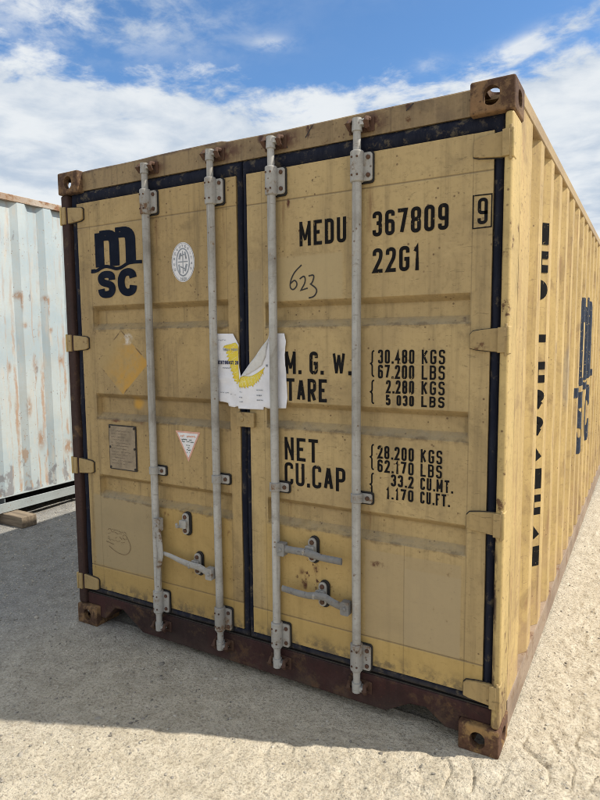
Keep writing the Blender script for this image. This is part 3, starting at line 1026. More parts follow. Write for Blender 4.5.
# sill with the two fork notches
mb = MB()
pl = [(0.1625, 0.052), (0.205, 0.052), (0.285, 0.132), (0.35, 0.138), (0.50, 0.040), (1.95, 0.040), (2.06, 0.105), (2.13, 0.112), (2.215, 0.052), (W - 0.1625, 0.052),
      (W - 0.1625, 0.1188), (2.4015, 0.1188), (2.4015, 0.186), (0.0625, 0.186), (0.0625, 0.1188), (0.1625, 0.1188)]
mb.prism(pl, 0.030, 0.15)
sill = mb.build("door_sill", M_sill, BOX, 0.005)
mb = MB()
mb.box(0.0625, 2.4015, 0.036, 0.15, 0.1863, 0.1915)
mb.build("sill_step", M_dark, BOX)

# doors ------------------------------------------------------------------
DOORS = {
    'l': dict(x0=0.112, x1=1.196, gr=[(1.858, 1.727), (1.375, 1.232), (0.914, 0.782)], gx=(0.207, 1.138), seams=(2.286, 0.367), mat=M_door_l),
    'r': dict(x0=1.256, x1=2.362, gr=[(1.836, 1.718), (1.378, 1.256), (0.925, 0.798)], gx=(1.350, 2.286), seams=(2.279, 0.361), mat=M_door_r),
}
DZ0, DZ1 = 0.232, 2.418


def door_y(k, x, z):
    """front surface of a door at x, z"""
    D = DOORS[k]
    x, z = np.asarray(x, float), np.asarray(z, float)
    gm = np.zeros_like(z)
    for zt, zb in D['gr']:
        up = np.clip((zt - z) / 0.026, 0, 1)
        lo = np.clip((z - zb) / 0.034, 0, 1)
        gm = np.maximum(gm, np.minimum(up, lo))
    mx = np.clip((x - D['gx'][0]) / 0.008, 0, 1) * np.clip((D['gx'][1] - x) / 0.008, 0, 1)
    y = 0.030 + 0.034 * gm * mx
    inner = mx
    y = y + inner * (0.0035 * fbm(x * 3.1, z * 2.3, 3, 12 if k == 'l' else 55))
    for s_ in D['seams']:
        y = y + 0.0022 * np.exp(-((z - s_) / 0.0035) ** 2) + np.where(z < s_, 0.0, 0.0)
    return y


def door_mesh(k, parent):
    D = DOORS[k]
    zl = list(np.linspace(DZ0, DZ1, 74))
    for zt, zb in D['gr']:
        zl += [zt, zt - 0.013, zt - 0.026, zb, zb + 0.017, zb + 0.034, zt + 0.004, zb - 0.004]
    for s_ in D['seams']:
        zl += [s_ - 0.008, s_ - 0.004, s_, s_ + 0.004, s_ + 0.008]
    xl = list(np.linspace(D['x0'], D['x1'], 40)) + [D['gx'][0], D['gx'][0] + 0.008, D['gx'][1], D['gx'][1] - 0.008]
    zl, xl = np.array(sorted(set(np.round(zl, 5)))), np.array(sorted(set(np.round(xl, 5))))
    XX, ZZ = np.meshgrid(xl, zl, indexing='ij')
    YY = door_y(k, XX, ZZ)
    a, b = len(xl), len(zl)
    vs = np.stack([XX, YY, ZZ], -1).reshape(-1, 3).tolist()
    fs = [(i * b + j, (i + 1) * b + j, (i + 1) * b + j + 1, i * b + j + 1) for i in range(a - 1) for j in range(b - 1)]
    ring = [i * b for i in range(a)] + [(a - 1) * b + j for j in range(1, b)] + [i * b + b - 1 for i in range(a - 2, -1, -1)] + [j for j in range(b - 2, 0, -1)]
    o = len(vs)
    vs += [(vs[i][0], 0.074, vs[i][2]) for i in ring]
    n = len(ring)
    for i in range(n):
        fs.append((ring[i], o + i, o + (i + 1) % n, ring[(i + 1) % n]))
    fs.append(tuple(o + i for i in range(n)))
    mb = MB()
    mb.add(vs, fs)
    return mb.build("door", D['mat'], parent, 0, 22)


door = {k: door_mesh(k, BOX) for k in 'lr'}
door['l']['label'] = 'left yellow door with a navy logo and a diamond stain'
door['r']['label'] = 'right yellow door with black code and weight lettering'


def on_door(k, lift=0.0014):
    def fn(u, v, w):
        return (u, float(door_y(k, u, v)) - lift - w, v)
    return fn


# gaskets: a padded rubber lip all round each door
for k, (ox0, ox1, ix0, ix1) in {'l': (0.0622, 1.2262, 0.1135, 1.1945), 'r': (1.2288, 2.4018, 1.2575, 2.3605)}.items():
    oz0, oz1, iz0, iz1 = 0.1935, 2.4835, 0.2335, 2.4165
    mb = MB()
    prof = [0.0, 0.25, 0.5, 0.75, 1.0]
    bulge = [0.046, 0.033, 0.029, 0.033, 0.046]
    NS = 70
    ringp = []
    def corner(t):
        return (ox0 + (ix0 - ox0) * t, ox1 + (ix1 - ox1) * t, oz0 + (iz0 - oz0) * t, oz1 + (iz1 - oz1) * t)
    vs = []
    for t, y in zip(prof, bulge):
        a0, a1, b0, b1 = corner(t)
        loop = [(a0 + (a1 - a0) * i / NS, b0) for i in range(NS)] + [(a1, b0 + (b1 - b0) * i / NS) for i in range(NS)] + \
               [(a1 + (a0 - a1) * i / NS, b1) for i in range(NS)] + [(a0, b1 + (b0 - b1) * i / NS) for i in range(NS)]
        for (x, z) in loop:
            vs.append((x + 0.009 * float(fbm(np.array(x * 9 + 3), np.array(z * 9), 3, 9)) * (0.1 < t < 0.9), y + 0.010 * float(fbm(np.array(x * 7), np.array(z * 7), 3, 4)), z))
    n = NS * 4
    fs = [(r * n + i, r * n + (i + 1) % n, (r + 1) * n + (i + 1) % n, (r + 1) * n + i) for r in range(4) for i in range(n)]
    vs += [(x, 0.074, z) for (x, y, z) in vs[:n]]
    fs += [(i, (i + 1) % n, 5 * n + (i + 1) % n, 5 * n + i) for i in range(n)]
    mb.add(vs, fs)
    mb.build("gasket", M_rub, door[k], 0, 50)

# hinges
for zc in (2.360, 1.655, 0.950, 0.255):
    mb = MB()          # right door
    h0, h1 = 0.045, 0.036
    mb.prism([(2.290, zc - 0.030), (2.312, zc - h1), (2.398, zc - h0), (2.398, zc + h0), (2.338, zc + h1 + 0.004), (2.300, zc + 0.034), (2.290, zc + 0.022)], 0.014, 0.0265)
    mb.box(2.396, 2.4235, -0.003, 0.020, zc - 0.047, zc + 0.047)
    mb.tube([(2.4255, 0.004, zc - 0.060), (2.4255, 0.004, zc + 0.060)], 0.0055, 8)
    mb.build("hinge", M_hinge, door['r'], 0.0035, 35, 2)
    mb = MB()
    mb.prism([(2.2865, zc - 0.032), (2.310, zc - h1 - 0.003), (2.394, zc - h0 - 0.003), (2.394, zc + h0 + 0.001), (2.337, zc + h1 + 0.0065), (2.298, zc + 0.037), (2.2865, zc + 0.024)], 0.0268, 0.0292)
    mb.build("hinge_outline", M_dark, door['r'])  # added dark backing, draws gap shade and grime as an outline round the hinge
    mb = MB()
    mb.box(2.4275, 2.4372, 0.000, 0.055, zc - 0.052, zc + 0.052)
    mb.build("hinge_lug", M_post, BOX, 0.004, 35, 2)
    mb = MB()          # left door
    mb.prism([(0.044, zc - h0), (0.150, zc - h1), (0.170, zc - 0.028), (0.170, zc + 0.026), (0.156, zc + h1 - 0.002), (0.044, zc + h0)], 0.014, 0.0265)
    mb.box(0.018, 0.046, 0.002, 0.022, zc - 0.047, zc + 0.047)
    mb.build("hinge", M_hinge, door['l'], 0.0035, 35, 2)
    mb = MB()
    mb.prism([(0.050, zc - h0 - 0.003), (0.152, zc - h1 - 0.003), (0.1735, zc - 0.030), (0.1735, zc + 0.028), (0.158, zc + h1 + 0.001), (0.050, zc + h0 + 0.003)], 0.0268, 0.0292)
    mb.build("hinge_outline", M_dark, door['l'])  # same dark outline on the left: gap shade and grime put in as a shape
    mb = MB()
    mb.box(0.0012, 0.0135, 0.003, 0.055, zc - 0.050, zc + 0.050)
    mb.build("hinge_lug", M_post, BOX, 0.004, 35, 2)


def stadium(cx, cz, w, h, n=8):
    r = w / 2
    p = []
    for i in range(n + 1):
        a = math.pi * i / n
        p.append((cx + r * math.cos(a), cz + h / 2 - r + r * math.sin(a)))
    for i in range(n + 1):
        a = math.pi + math.pi * i / n
        p.append((cx + r * math.cos(a), cz - h / 2 + r + r * math.sin(a)))
    return p


def rrect(x0, x1, z0, z1, r, n=4):
    p = []
    for cx, cz, a0 in ((x1 - r, z1 - r, 0), (x0 + r, z1 - r, 90), (x0 + r, z0 + r, 180), (x1 - r, z0 + r, 270)):
        for i in range(n + 1):
            a = math.radians(a0 + 90 * i / n)
            p.append((cx + r * math.cos(a), cz + r * math.sin(a)))
    return p


# locking rods -------------------------------------------------------------
RY = 0.000
RODS = [('l', 0.656), ('l', 1.071), ('r', 1.410), ('r', 1.825)]
for k, rx in RODS:
    dr = door[k]
    bow = random.uniform(-0.003, 0.003)
    zs = np.linspace(0.20, 2.42, 14)
    mb = MB()
    mb.tube([(rx + bow * math.sin((z - 0.2) / 2.2 * math.pi), RY, z) for z in zs], 0.0195, 16)
    # necks and cams at both ends
    mb.tube([(rx, RY, 2.415), (rx, RY, 2.50)], [0.0165, 0.0160], 14)
    mb.tube([(rx, RY, 2.498), (rx, RY, 2.548)], [0.0215, 0.0195], 12)
    mb.box(rx - 0.012, rx + 0.034, -0.012, 0.022, 2.518, 2.540)
    mb.tube([(rx, RY, 0.205), (rx, RY, 0.150)], [0.0165, 0.0160], 14)
    mb.tube([(rx, RY, 0.152), (rx, RY, 0.108)], [0.0215, 0.0200], 12)
    mb.box(rx - 0.010, rx + 0.034, -0.012, 0.022, 0.118, 0.138)
    mb.build("lock_rod", M_rod, dr, 0, 35)
    # long guides, top and bottom
    for zc in (2.360, 0.270):
        mb = MB()
        mb.prism(rrect(rx - 0.034, rx + 0.066, zc - 0.066, zc + 0.060, 0.014), 0.0205, 0.0285)
        mb.build("bracket_backing", M_black, dr, 0.002)
        mb = MB()
        mb.tube([(rx, RY, zc - 0.062), (rx, RY, zc - 0.058), (rx, RY, zc + 0.058), (rx, RY, zc + 0.062)], [0.024, 0.028, 0.028, 0.024], 16)
        mb.prism(rrect(rx + 0.010, rx + 0.062, zc - 0.058, zc + 0.054, 0.012), 0.0085, 0.0200)
        mb.prism(rrect(rx - 0.036, rx - 0.008, zc - 0.058, zc + 0.054, 0.008), 0.0085, 0.0200)
        mb.box(rx - 0.027, rx + 0.027, RY, 0.0195, zc - 0.056, zc + 0.052)
        br = mb.build("rod_bracket", M_brk, dr, 0.002)
        for dz in (-0.036, 0.034):
            for bx, by, r_, h_ in ((rx + 0.046, 0.0086, 0.0095, 0.008), (rx + 0.012, -0.0255, 0.0045, 0.004), (rx - 0.012, -0.0255, 0.0045, 0.004)):
                mb = MB()
                mb.bolt(bx, by, zc + dz, r_, h_)
                mb.build("bolt", M_iron, dr, 0)
    # short clamp halfway
    zc = 0.986
    mb = MB()
    mb.prism(rrect(rx - 0.030, rx + 0.070, zc - 0.030, zc + 0.026, 0.012), 0.0195, 0.0285)
    mb.build("clamp_backing", M_black, dr, 0.002)
    mb = MB()
    mb.tube([(rx, RY, zc - 0.020), (rx, RY, zc + 0.020)], 0.0265, 16)
    mb.prism(rrect(rx + 0.012, rx + 0.066, zc - 0.022, zc + 0.020, 0.010), 0.0080, 0.0190)
    mb.box(rx - 0.025, rx + 0.025, RY, 0.0185, zc - 0.019, zc + 0.019)
    mb.build("rod_clamp", M_brk, dr, 0.003)
    mb = MB()
    mb.bolt(rx + 0.046, 0.0081, zc, 0.010, 0.008)
    mb.build("bolt", M_iron, dr, 0)
    # keepers on header and sill
    for zc, yb, par in ((2.530, 0.0355, None), (0.128, 0.0295, None)):
        mb = MB()
        mb.box(rx - 0.050, rx + 0.062, yb - 0.006, yb, zc - 0.030, zc + 0.026)
        for sx, ln in ((-1, 0.020), (1, 0.024)):
            cx = rx + sx * 0.034 + (0.006 if sx > 0 else 0)
            mb.tube([(cx, yb - 0.003, zc + 0.018), (cx, yb - 0.030, zc + 0.014), (cx + sx * 0.003, yb - 0.046, zc), (cx, yb - 0.030, zc - 0.016), (cx, yb - 0.003, zc - 0.022)],
                    [0.011, 0.011, 0.0125, 0.011, 0.011], 8)
        mb.build("cam_keeper", M_iron, BOX, 0.003)


# door handles -------------------------------------------------------------
def hub(mb, x, z, w=0.040, h=0.060, y=-0.012):
    mb.prism(rrect(x - w / 2, x + w / 2, z - h / 2, z + h / 2, 0.006), y - 0.018, y + 0.016)
    mb.bolt(x, y - 0.0178, z, 0.009, 0.006)


def catch(k, x, z, tilt=0.0):
    """oblong retainer plate bolted to the door with a turning latch on it"""
    mb = MB()
    mb.prism(stadium(x + 0.006, z, 0.050, 0.128), 0.0200, 0.0285)
    mb.build("catch_backing", M_black, door[k], 0.002)
    mb = MB()
    mb.prism(stadium(x, z, 0.040, 0.112), 0.0085, 0.0195)
    mb.prism(rrect(x - 0.030, x + 0.016, z - 0.022, z + 0.020, 0.008), -0.006, 0.0080)
    mb.tube([(x - 0.026, 0.004, z - 0.016), (x - 0.030, -0.020, z - 0.012), (x - 0.024, -0.030, z + 0.008)], [0.010, 0.009, 0.007], 8)
    mb.build("handle_catch", M_brk, door[k], 0.003)
    for dz in (-0.036, 0.036):
        mb = MB()
        mb.bolt(x, 0.0086, z + dz, 0.0115, 0.008)
        mb.build("bolt", M_iron, door[k], 0)


mb = MB()      # left rod: lever hanging straight down
hub(mb, 0.683, 0.700, 0.040, 0.070)
mb.tube([(0.690, -0.020, 0.676), (0.700, -0.024, 0.60), (0.704, -0.022, 0.54), (0.690, -0.026, 0.47), (0.684, -0.028, 0.36)], [0.014, 0.019, 0.017, 0.014, 0.012], 10, 0.6)
mb.build("door_handle", M_brk, door['l'], 0, 40)
catch('l', 0.850, 0.722)
mb = MB()
hub(mb, 1.026, 0.500)
mb.tube([(1.010, -0.016, 0.502), (0.965, -0.018, 0.520), (0.930, -0.018, 0.522), (0.890, -0.018, 0.524), (0.83, -0.017, 0.532), (0.765, -0.012, 0.543), (0.715, -0.010, 0.548)],
        [0.018, 0.019, 0.017, 0.017, 0.015, 0.013, 0.011], 10, 0.55)
mb.build("door_handle", M_brk, door['l'], 0, 40)
catch('l', 0.924, 0.522)
mb = MB()
hub(mb, 1.452, 0.700)
mb.tube([(1.470, -0.016, 0.704), (1.52, -0.018, 0.705), (1.57, -0.018, 0.707), (1.62, -0.019, 0.703), (1.66, -0.020, 0.698), (1.70, -0.020, 0.697), (1.762, -0.020, 0.697)],
        [0.018, 0.017, 0.018, 0.018, 0.016, 0.0165, 0.0165], 10, 0.55)
mb.build("door_handle", M_steel, door['r'], 0, 40)
catch('r', 1.598, 0.712)
mb = MB()
hub(mb, 1.779, 0.489)
mb.tube([(1.760, -0.016, 0.490), (1.715, -0.018, 0.502), (1.68, -0.018, 0.517), (1.64, -0.018, 0.516), (1.59, -0.019, 0.507), (1.54, -0.020, 0.508), (1.455, -0.020, 0.514)],
        [0.018, 0.019, 0.018, 0.018, 0.016, 0.0165, 0.0155], 10, 0.55)
mb.build("door_handle", M_steel, door['r'], 0, 40)
catch('r', 1.650, 0.514)

# little cover plate over the joint of the doors
mb = MB()
mb.prism(rrect(1.190, 1.290, 1.253, 1.322, 0.004), 0.008, 0.0275)
mb.bolt(1.222, 0.0082, 1.290, 0.012, 0.006)
mb.bolt(1.258, 0.0082, 1.280, 0.007, 0.004)
mb.build("seam_plate", M_hinge, door['r'], 0.003)

# lettering on the right door ---------------------------------------------
def letter(txt, x0, x1, z0, z1, t, gap=0.33, frame=False):
    k = Ink()
    k.text(txt, x0, x1, z0, z1, t, gap)
    if frame:
        k.stroke([(2.290, 2.073), (2.358, 2.074), (2.358, 2.192), (2.290, 2.193)], 0.0045, True)
    k.build("lettering", M_ink, door['r'], on_door('r'))


letter("MEDU", 1.536, 1.762, 2.070, 2.175, 0.0150)
letter("367809", 1.882, 2.197, 2.080, 2.180, 0.0150)
letter("22G1", 1.883, 2.087, 1.933, 2.032, 0.0150)
letter("9", 2.307, 2.344, 2.086, 2.182, 0.0120, frame=True)
letter("M. G. W.", 1.456, 1.784, 1.509, 1.610, 0.0155)
letter("TARE", 1.460, 1.668, 1.387, 1.489, 0.0150, 0.30)
letter("NET", 1.447, 1.622, 1.112, 1.218, 0.0150)
letter("CU.CAP", 1.445, 1.757, 0.995, 1.101, 0.0148, 0.29)
for txt, a0, a1, txt2, b0, b1, z0, z1 in (
        ("30.480", 1.908, 2.066, "KGS", 2.097, 2.192, 1.561, 1.619), ("67.200", 1.908, 2.066, "LBS", 2.097, 2.192, 1.499, 1.556),
        ("2.280", 1.944, 2.066, "KGS", 2.097, 2.192, 1.438, 1.493), ("030", 1.991, 2.066, "LBS", 2.097, 2.192, 1.388, 1.432),
        ("28.200", 1.908, 2.068, "KGS", 2.097, 2.186, 1.160, 1.216), ("62.170", 1.908, 2.068, "LBS", 2.097, 2.186, 1.102, 1.156),
        ("33.2", 1.969, 2.068, "CU.MT.", 2.097, 2.230, 1.047, 1.098), ("1.170", 1.947, 2.068, "CU.FT.", 2.097, 2.218, 0.990, 1.040)):
    letter(txt, a0, a1, z0, z1, 0.0090, 0.36)
    letter(txt2, b0, b1, z0, z1, 0.0080, 0.40)
letter("5", 1.944, 1.9645, 1.388, 1.432, 0.0090, 0.36)
for z0, z1 in ((1.503, 1.618), (1.389, 1.494), (1.106, 1.221), (0.992, 1.097)):
    k = Ink()
    k.glyph('{', 1.872, z0, 0.022, z1 - z0, 0.0065)
    k.build("lettering", M_ink, door['r'], on_door('r'))
k = Ink()      # a number written by hand
k.stroke(fillet([(1.545, 1.990), (1.500, 1.955, 1), (1.480, 1.900, 1), (1.500, 1.880, 1), (1.525, 1.905, 1), (1.510, 1.930, 1), (1.487, 1.912)], 0.03, False), 0.0062)
k.stroke(fillet([(1.535, 1.930), (1.560, 1.945, 1), (1.565, 1.915, 1), (1.540, 1.880), (1.575, 1.888)], 0.02, False), 0.0062)
k.stroke(fillet([(1.580, 1.940), (1.610, 1.945, 1), (1.600, 1.912, 1), (1.590, 1.905), (1.625, 1.880, 1), (1.610, 1.850, 1), (1.580, 1.845)], 0.02, False), 0.0062)
k.build("handwriting", M_pen, door['r'], on_door('r'))


# company mark: m over a wave over s c -------------------------------------
def spline(pts, n=6):
    """Catmull-Rom through the points"""
    P_ = [pts[0]] + list(pts) + [pts[-1]]
    out = []
    for i in range(1, len(P_) - 2):
        p0, p1, p2, p3 = (np.array(q[:2], float) for q in P_[i - 1:i + 3])
        for j in range(n):
            t = j / n
            q = 0.5 * (2 * p1 + (p2 - p0) * t + (2 * p0 - 5 * p1 + 4 * p2 - p3) * t * t + (3 * p1 - p0 - 3 * p2 + p3) * t ** 3)
            out.append((float(q[0]), float(q[1])))
    out.append(tuple(pts[-1][:2]))
    return out


def logo(k, x0, z0, sx, sz):
    """drawn in a 400 x 520 field, y up"""
    def T(p):
        return (x0 + p[0] * sx, z0 + p[1] * sz) + tuple(p[2:])

    def st(pts, t, r):
        pp = [(p[0], p[1]) + tuple(p[2:]) for p in pts]
        fl = fillet(pp, r, False)
        vs, fs = ribbon(fl, t)
        o = len(k.v)
        lift = 0.00015 * (k.k % 7)
        k.k += 1
        k.v += [(x0 + q.x * sx, z0 + q.y * sz, lift) for q in vs]
        k.f += [tuple(i + o for i in f) for f in fs]
    st([(76, 238), (76, 490)], 72, 1)
    st([(193, 238), (193, 466, 1), (80, 466)], 76, 62)
    st([(318, 250), (318, 474, 1), (205, 474)], 76, 62)
    wave = [(0, 214), (22, 212), (50, 216), (85, 232), (120, 240), (160, 232), (200, 218), (240, 222), (290, 246), (330, 252), (400, 250)]
    st(spline(wave), 24, 1)
    st([(2, 214), (36, 214)], 30, 1)
    s_path = [(166, 138), (162, 168), (140, 180), (104, 180), (82, 164), (82, 140), (98, 122), (140, 108), (162, 92), (164, 62), (146, 38), (106, 34), (84, 46), (78, 76)]
    st(spline(s_path), 52, 1)
    c_path = [(330, 142), (322, 172), (296, 186), (262, 178), (242, 146), (238, 108), (246, 68), (268, 44), (298, 40), (322, 54), (330, 88)]
    st(spline(c_path), 54, 1)


k = Ink()
logo(k, 0.2085, 1.892, 0.384 / 400, 0.362 / 500)
k.build("logo_lettering", M_logo, door['l'], on_door('l'))

# oval seal sticker
def oval_pts(cx, cz, a, b, n=40):
    return [(cx + a * math.cos(2 * math.pi * i / n), cz + b * math.sin(2 * math.pi * i / n)) for i in range(n)]


k = Ink()
k.poly(oval_pts(0.868, 2.050, 0.074, 0.097))
st_o = k.build("oval_sticker", M_white, door['l'], on_door('l', 0.0016))
k = Ink()
k.stroke(oval_pts(0.868, 2.050, 0.041, 0.066, 32), 0.007, True)
k.stroke(oval_pts(0.868, 2.050, 0.070, 0.093, 40), 0.002, True)
for a0, a1, b0, b1, t in ((0.868, 0.868, 1.995, 2.105, 0.005), (0.836, 0.900, 2.052, 2.052, 0.005), (0.848, 0.842, 2.000, 2.040, 0.009), (0.890, 0.882, 2.065, 2.100, 0.008),
                          (0.845, 0.855, 2.065, 2.095, 0.010), (0.880, 0.892, 2.005, 2.040, 0.012), (0.850, 0.885, 2.030, 2.015, 0.006), (0.856, 0.878, 2.082, 2.088, 0.006)):
    k.stroke([(a0, b0), (a1, b1)], t)
k.k = 0
for i, ch in enumerate("BUREAUVERITAS"):
    an = math.radians(205 - i * 230 / 12)
    cx, cz = 0.868 + 0.056 * math.cos(an), 2.050 + 0.080 * math.sin(an)
    k.glyph(ch, cx - 0.005, cz - 0.006, 0.010, 0.013, 0.0022)
k.glyph('1', 0.848, 1.963, 0.008, 0.014, 0.0024)
k.glyph('8', 0.858, 1.961, 0.009, 0.014, 0.0024)
k.glyph('2', 0.870, 1.961, 0.009, 0.014, 0.0024)
k.glyph('8', 0.881, 1.962, 0.009, 0.014, 0.0024)
k.build("sticker_print", M_grey, door['l'], on_door('l', 0.0022))

# triangular warning sticker
k = Ink()
k.poly([(0.786, 1.203), (0.868, 1.046), (0.949, 1.203)])
k.build("triangle_sticker", M_pink, door['l'], on_door('l', 0.0016))
k = Ink()
k.poly([(0.800, 1.194), (0.868, 1.066), (0.935, 1.194)])
k.build("sticker_face", M_white, door['l'], on_door('l', 0.0022))


def scribble(k, x0, x1, z, h, t, step):
    """a line of print too small to read"""
    x = x0
    while x < x1:
        w = random.uniform(0.6, 1.6) * step
        if random.random() < 0.82:
            k.stroke([(x, z + random.uniform(-h, h) * 0.3), (min(x + w, x1), z + random.uniform(-h, h) * 0.3)], t * random.uniform(0.6, 1.2))
        x += w * 1.25


k = Ink()
scribble(k, 0.816, 0.920, 1.178, 0.012, 0.008, 0.008)
k.build("sticker_heading", M_pink, door['l'], on_door('l', 0.0028))
k = Ink()
for z, hw in ((1.160, 0.042), (1.150, 0.040), (1.132, 0.013), (1.120, 0.010), (1.107, 0.020), (1.095, 0.010)):
    scribble(k, 0.868 - hw, 0.868 + hw, z, 0.006, 0.005, 0.006)
k.build("sticker_print", M_green, door['l'], on_door('l', 0.0028))

# riveted data plate
mb = MB()
mb.prism(rrect(0.300, 0.508, 0.955, 1.205, 0.006), 0.024, 0.0285)
pt = mb.build("data_plate", M_dark, door['l'])
mb = MB()
mb.prism(rrect(0.306, 0.502, 0.961, 1.199, 0.004), 0.0215, 0.0235)
mb.build("plate_face", M_plate, door['l'])
for x in (0.312, 0.497):
    for z in (0.968, 1.08, 1.192):
        mb = MB()
        mb.bolt(x, 0.0216, z, 0.007, 0.004)
        mb.build("rivet", M_dark, door['l'], 0)
k = Ink()
for i in range(12):
    z = 1.172 - i * 0.0165
    scribble(k, 0.322, random.uniform(0.42, 0.485), z, 0.006, 0.0035, 0.007)
k.build("plate_print", simple("faint_print", (0.16, 0.12, 0.085), 0.6), door['l'], lambda u, v, w: (u, 0.0211 - w, v))

# scratched doodle low on the left door
k = Ink()
for i in range(4):
    scribble(k, 0.255, 0.40, 0.600 - i * 0.020, 0.03, 0.0035, 0.016)
k.stroke(fillet([(0.26, 0.500), (0.32, 0.470, 1), (0.40, 0.465, 1), (0.44, 0.520, 1), (0.40, 0.580)], 0.04, False), 0.004)
k.stroke([(0.24, 0.525), (0.30, 0.515)], 0.004)
k.build("doodle", simple("brown_scratch", (0.205, 0.140, 0.075), 0.6), door['l'], on_door('l'))
# smear of a short phrase: long hairline scratches on the header
for p in ([(1.565, 2.527), (1.60, 2.572)], [(1.45, 2.535), (1.475, 2.50)], [(1.35, 2.56), (1.375, 2.535)], [(2.02, 2.552), (2.05, 2.575)]):
    k = Ink()
    k.stroke(p, 0.005)
    k.build("scratch", M_dark, BOX, lambda u, v, w: (u, 0.0352 - w, v))

# side walls ---------------------------------------------------------------
PITCH, OUT, SLO, INN = 0.325, 0.098, 0.055, 0.117
XO, XI = 2.4325, 2.3945


def corr_breaks(y0, y1, first):
    """(y, depth 0..1) break points of the corrugation; first = y where the first outer face begins"""
    pts = [(y0, 0.0), (y0 + 0.055, 0.0), (y0 + 0.085, 1.0) if first - y0 > 0.2 else (y0 + 0.056, 0.0)]
    y = first
    if first - y0 > 0.2:
        pts.append((first - SLO, 1.0))
    while y + PITCH < y1 - 0.06:
        pts += [(y, 0.0), (y + OUT, 0.0), (y + OUT + SLO, 1.0), (y + OUT + SLO + INN, 1.0)]
        y += PITCH
    pts += [(y, 0.0), (y1, 0.0)]
    out = []
    for p in pts:
        if not out or p[0] > out[-1][0] + 1e-4:
            out.append(p)
    return out


BR = corr_breaks(0.166, L - 0.151, 0.300)
BRY = np.array([b[0] for b in BR])
BRD = np.array([b[1] for b in BR])


def surf_x(y):
    return float(np.interp(y, BRY, XO - (XO - XI) * BRD))


def corr_wall(name, mat, parent, xo, xi, z0, z1, flip, breaks, nz=12):
    ys, dp = np.array([b[0] for b in breaks]), np.array([b[1] for b in breaks])
    ys2, dp2 = [], []
    for i in range(len(ys) - 1):
        ys2.append(ys[i]); dp2.append(dp[i])
    ys2.append(ys[-1]); dp2.append(dp[-1])
    ys2, dp2 = np.array(ys2), np.array(dp2)
    zz = np.linspace(z0, z1, nz)
    YY, ZZ = np.meshgrid(ys2, zz, indexing='ij')
    DD = np.repeat(dp2[:, None], nz, 1)
    XX = xo + (xi - xo) * DD
    edge_ = np.minimum(np.clip((ZZ - z0) / 0.2, 0, 1), np.clip((z1 - ZZ) / 0.2, 0, 1))
    XX = XX + 0.004 * fbm(YY * 4, ZZ * 3, 2, 31) * edge_ * (-1 if flip else 1)
    n, b = len(ys2), nz
    vs = np.stack([XX, YY, ZZ], -1).reshape(-1, 3)
    back = vs.copy()
    back[:, 0] += (xi - xo) / abs(xi - xo) * 0.002
    fs = [(i * b + j, (i + 1) * b + j, (i + 1) * b + j + 1, i * b + j + 1) for i in range(n - 1) for j in range(b - 1)]
    o = len(vs)
    fs2 = [tuple(q + o for q in reversed(f)) for f in fs]
    if flip:
        fs, fs2 = [tuple(reversed(f)) for f in fs], [tuple(reversed(f)) for f in fs2]
    me = bpy.data.meshes.new(name)
    me.from_pydata(np.concatenate([vs, back]).tolist(), [], fs + fs2)
    return link(name, me, mat, parent, 0, 20)


side_r = corr_wall("side_wall", M_side, BOX, XO, XI, 0.158, 2.532, False, BR)
corr_wall("side_wall", M_side, BOX, W - XO, W - XI, 0.158, 2.532, True, BR)
for s_ in (0, 1):
    f = (lambda x: x) if s_ == 0 else (lambda x: W - x)
    mb = MB()
    a, b = sorted((f(2.4365), f(2.376)))
    mb.box(a, b, 0.1785, L - 0.1785, 2.5325, 2.588)
    mb.build("top_rail", M_rail, BOX, 0.005, 35, 2)
    mb = MB()
    a, b = sorted((f(2.4345), f(2.375)))
    mb.box(a, b, 0.1785, L - 0.1785, 0.150, 0.157)
    a, b = sorted((f(2.4345), f(2.4275)))
    mb.box(a, b, 0.1785, L - 0.1785, 0.022, 0.1498)
    a, b = sorted((f(2.4272), f(2.375)))
    mb.box(a, b, 0.1785, L - 0.1785, 0.022, 0.030)
    mb.build("bottom_rail", M_brail, BOX, 0.002, 35, 2)

mb = MB()
mb.box(0.063, 2.375, 0.121, L - 0.03, 2.560, 2.574)
mb.build("roof", M_rail, BOX)
mb = MB()
mb.box(0.065, 2.373, 0.152, L - 0.03, 0.142, 0.172)
for i in range(14):
    y = 0.35 + i * 0.40
    mb.box(0.066, 2.372, y, y + 0.05, 0.03, 0.1415)
mb.build("floor_frame", M_dark, BOX)
mb = MB()
xs = np.linspace(0.121, 2.317, 45)
for i in range(0, 44, 4):
    pass
vs, fs = [], []
for i, x in enumerate(xs):
    y = L - 0.012 - (0.035 if (i // 2) % 2 else 0.0)
    vs += [(x, y, 0.12), (x, y, 2.58)]
for i in range(len(xs) - 1):
    fs.append((2 * i, 2 * i + 1, 2 * i + 3, 2 * i + 2))
mb.add(vs, fs)
mb.build("end_wall", M_side, BOX, 0, 20)


def on_side(u, v, w):
    return (surf_x(u) + 0.0014 + w, u, v)


k = Ink()
zt = 2.224
for i, ch in enumerate("MEDITERRANEAN"):
    z1 = zt - i * 0.1365
    k.glyph(ch, 0.806 if ch != 'I' else 0.830, z1 - 0.105, 0.140 if ch != 'I' else 0.05, 0.105, 0.038)
k.build("side_lettering", M_ink, side_r, on_side, [(0, list(BRY))])
k = Ink()
logo(k, 2.52, 0.72, 1.36 / 400, 1.24 / 500)
k.build("side_logo", M_sink, side_r, on_side, [(0, list(BRY))])


# ================================================================== the torn paper notice stuck across the doors
PAPER = empty("paper_notice", (1.24, 0.02, 1.35), "torn white paper sheet with yellow wing print stuck across both container doors", "paper")


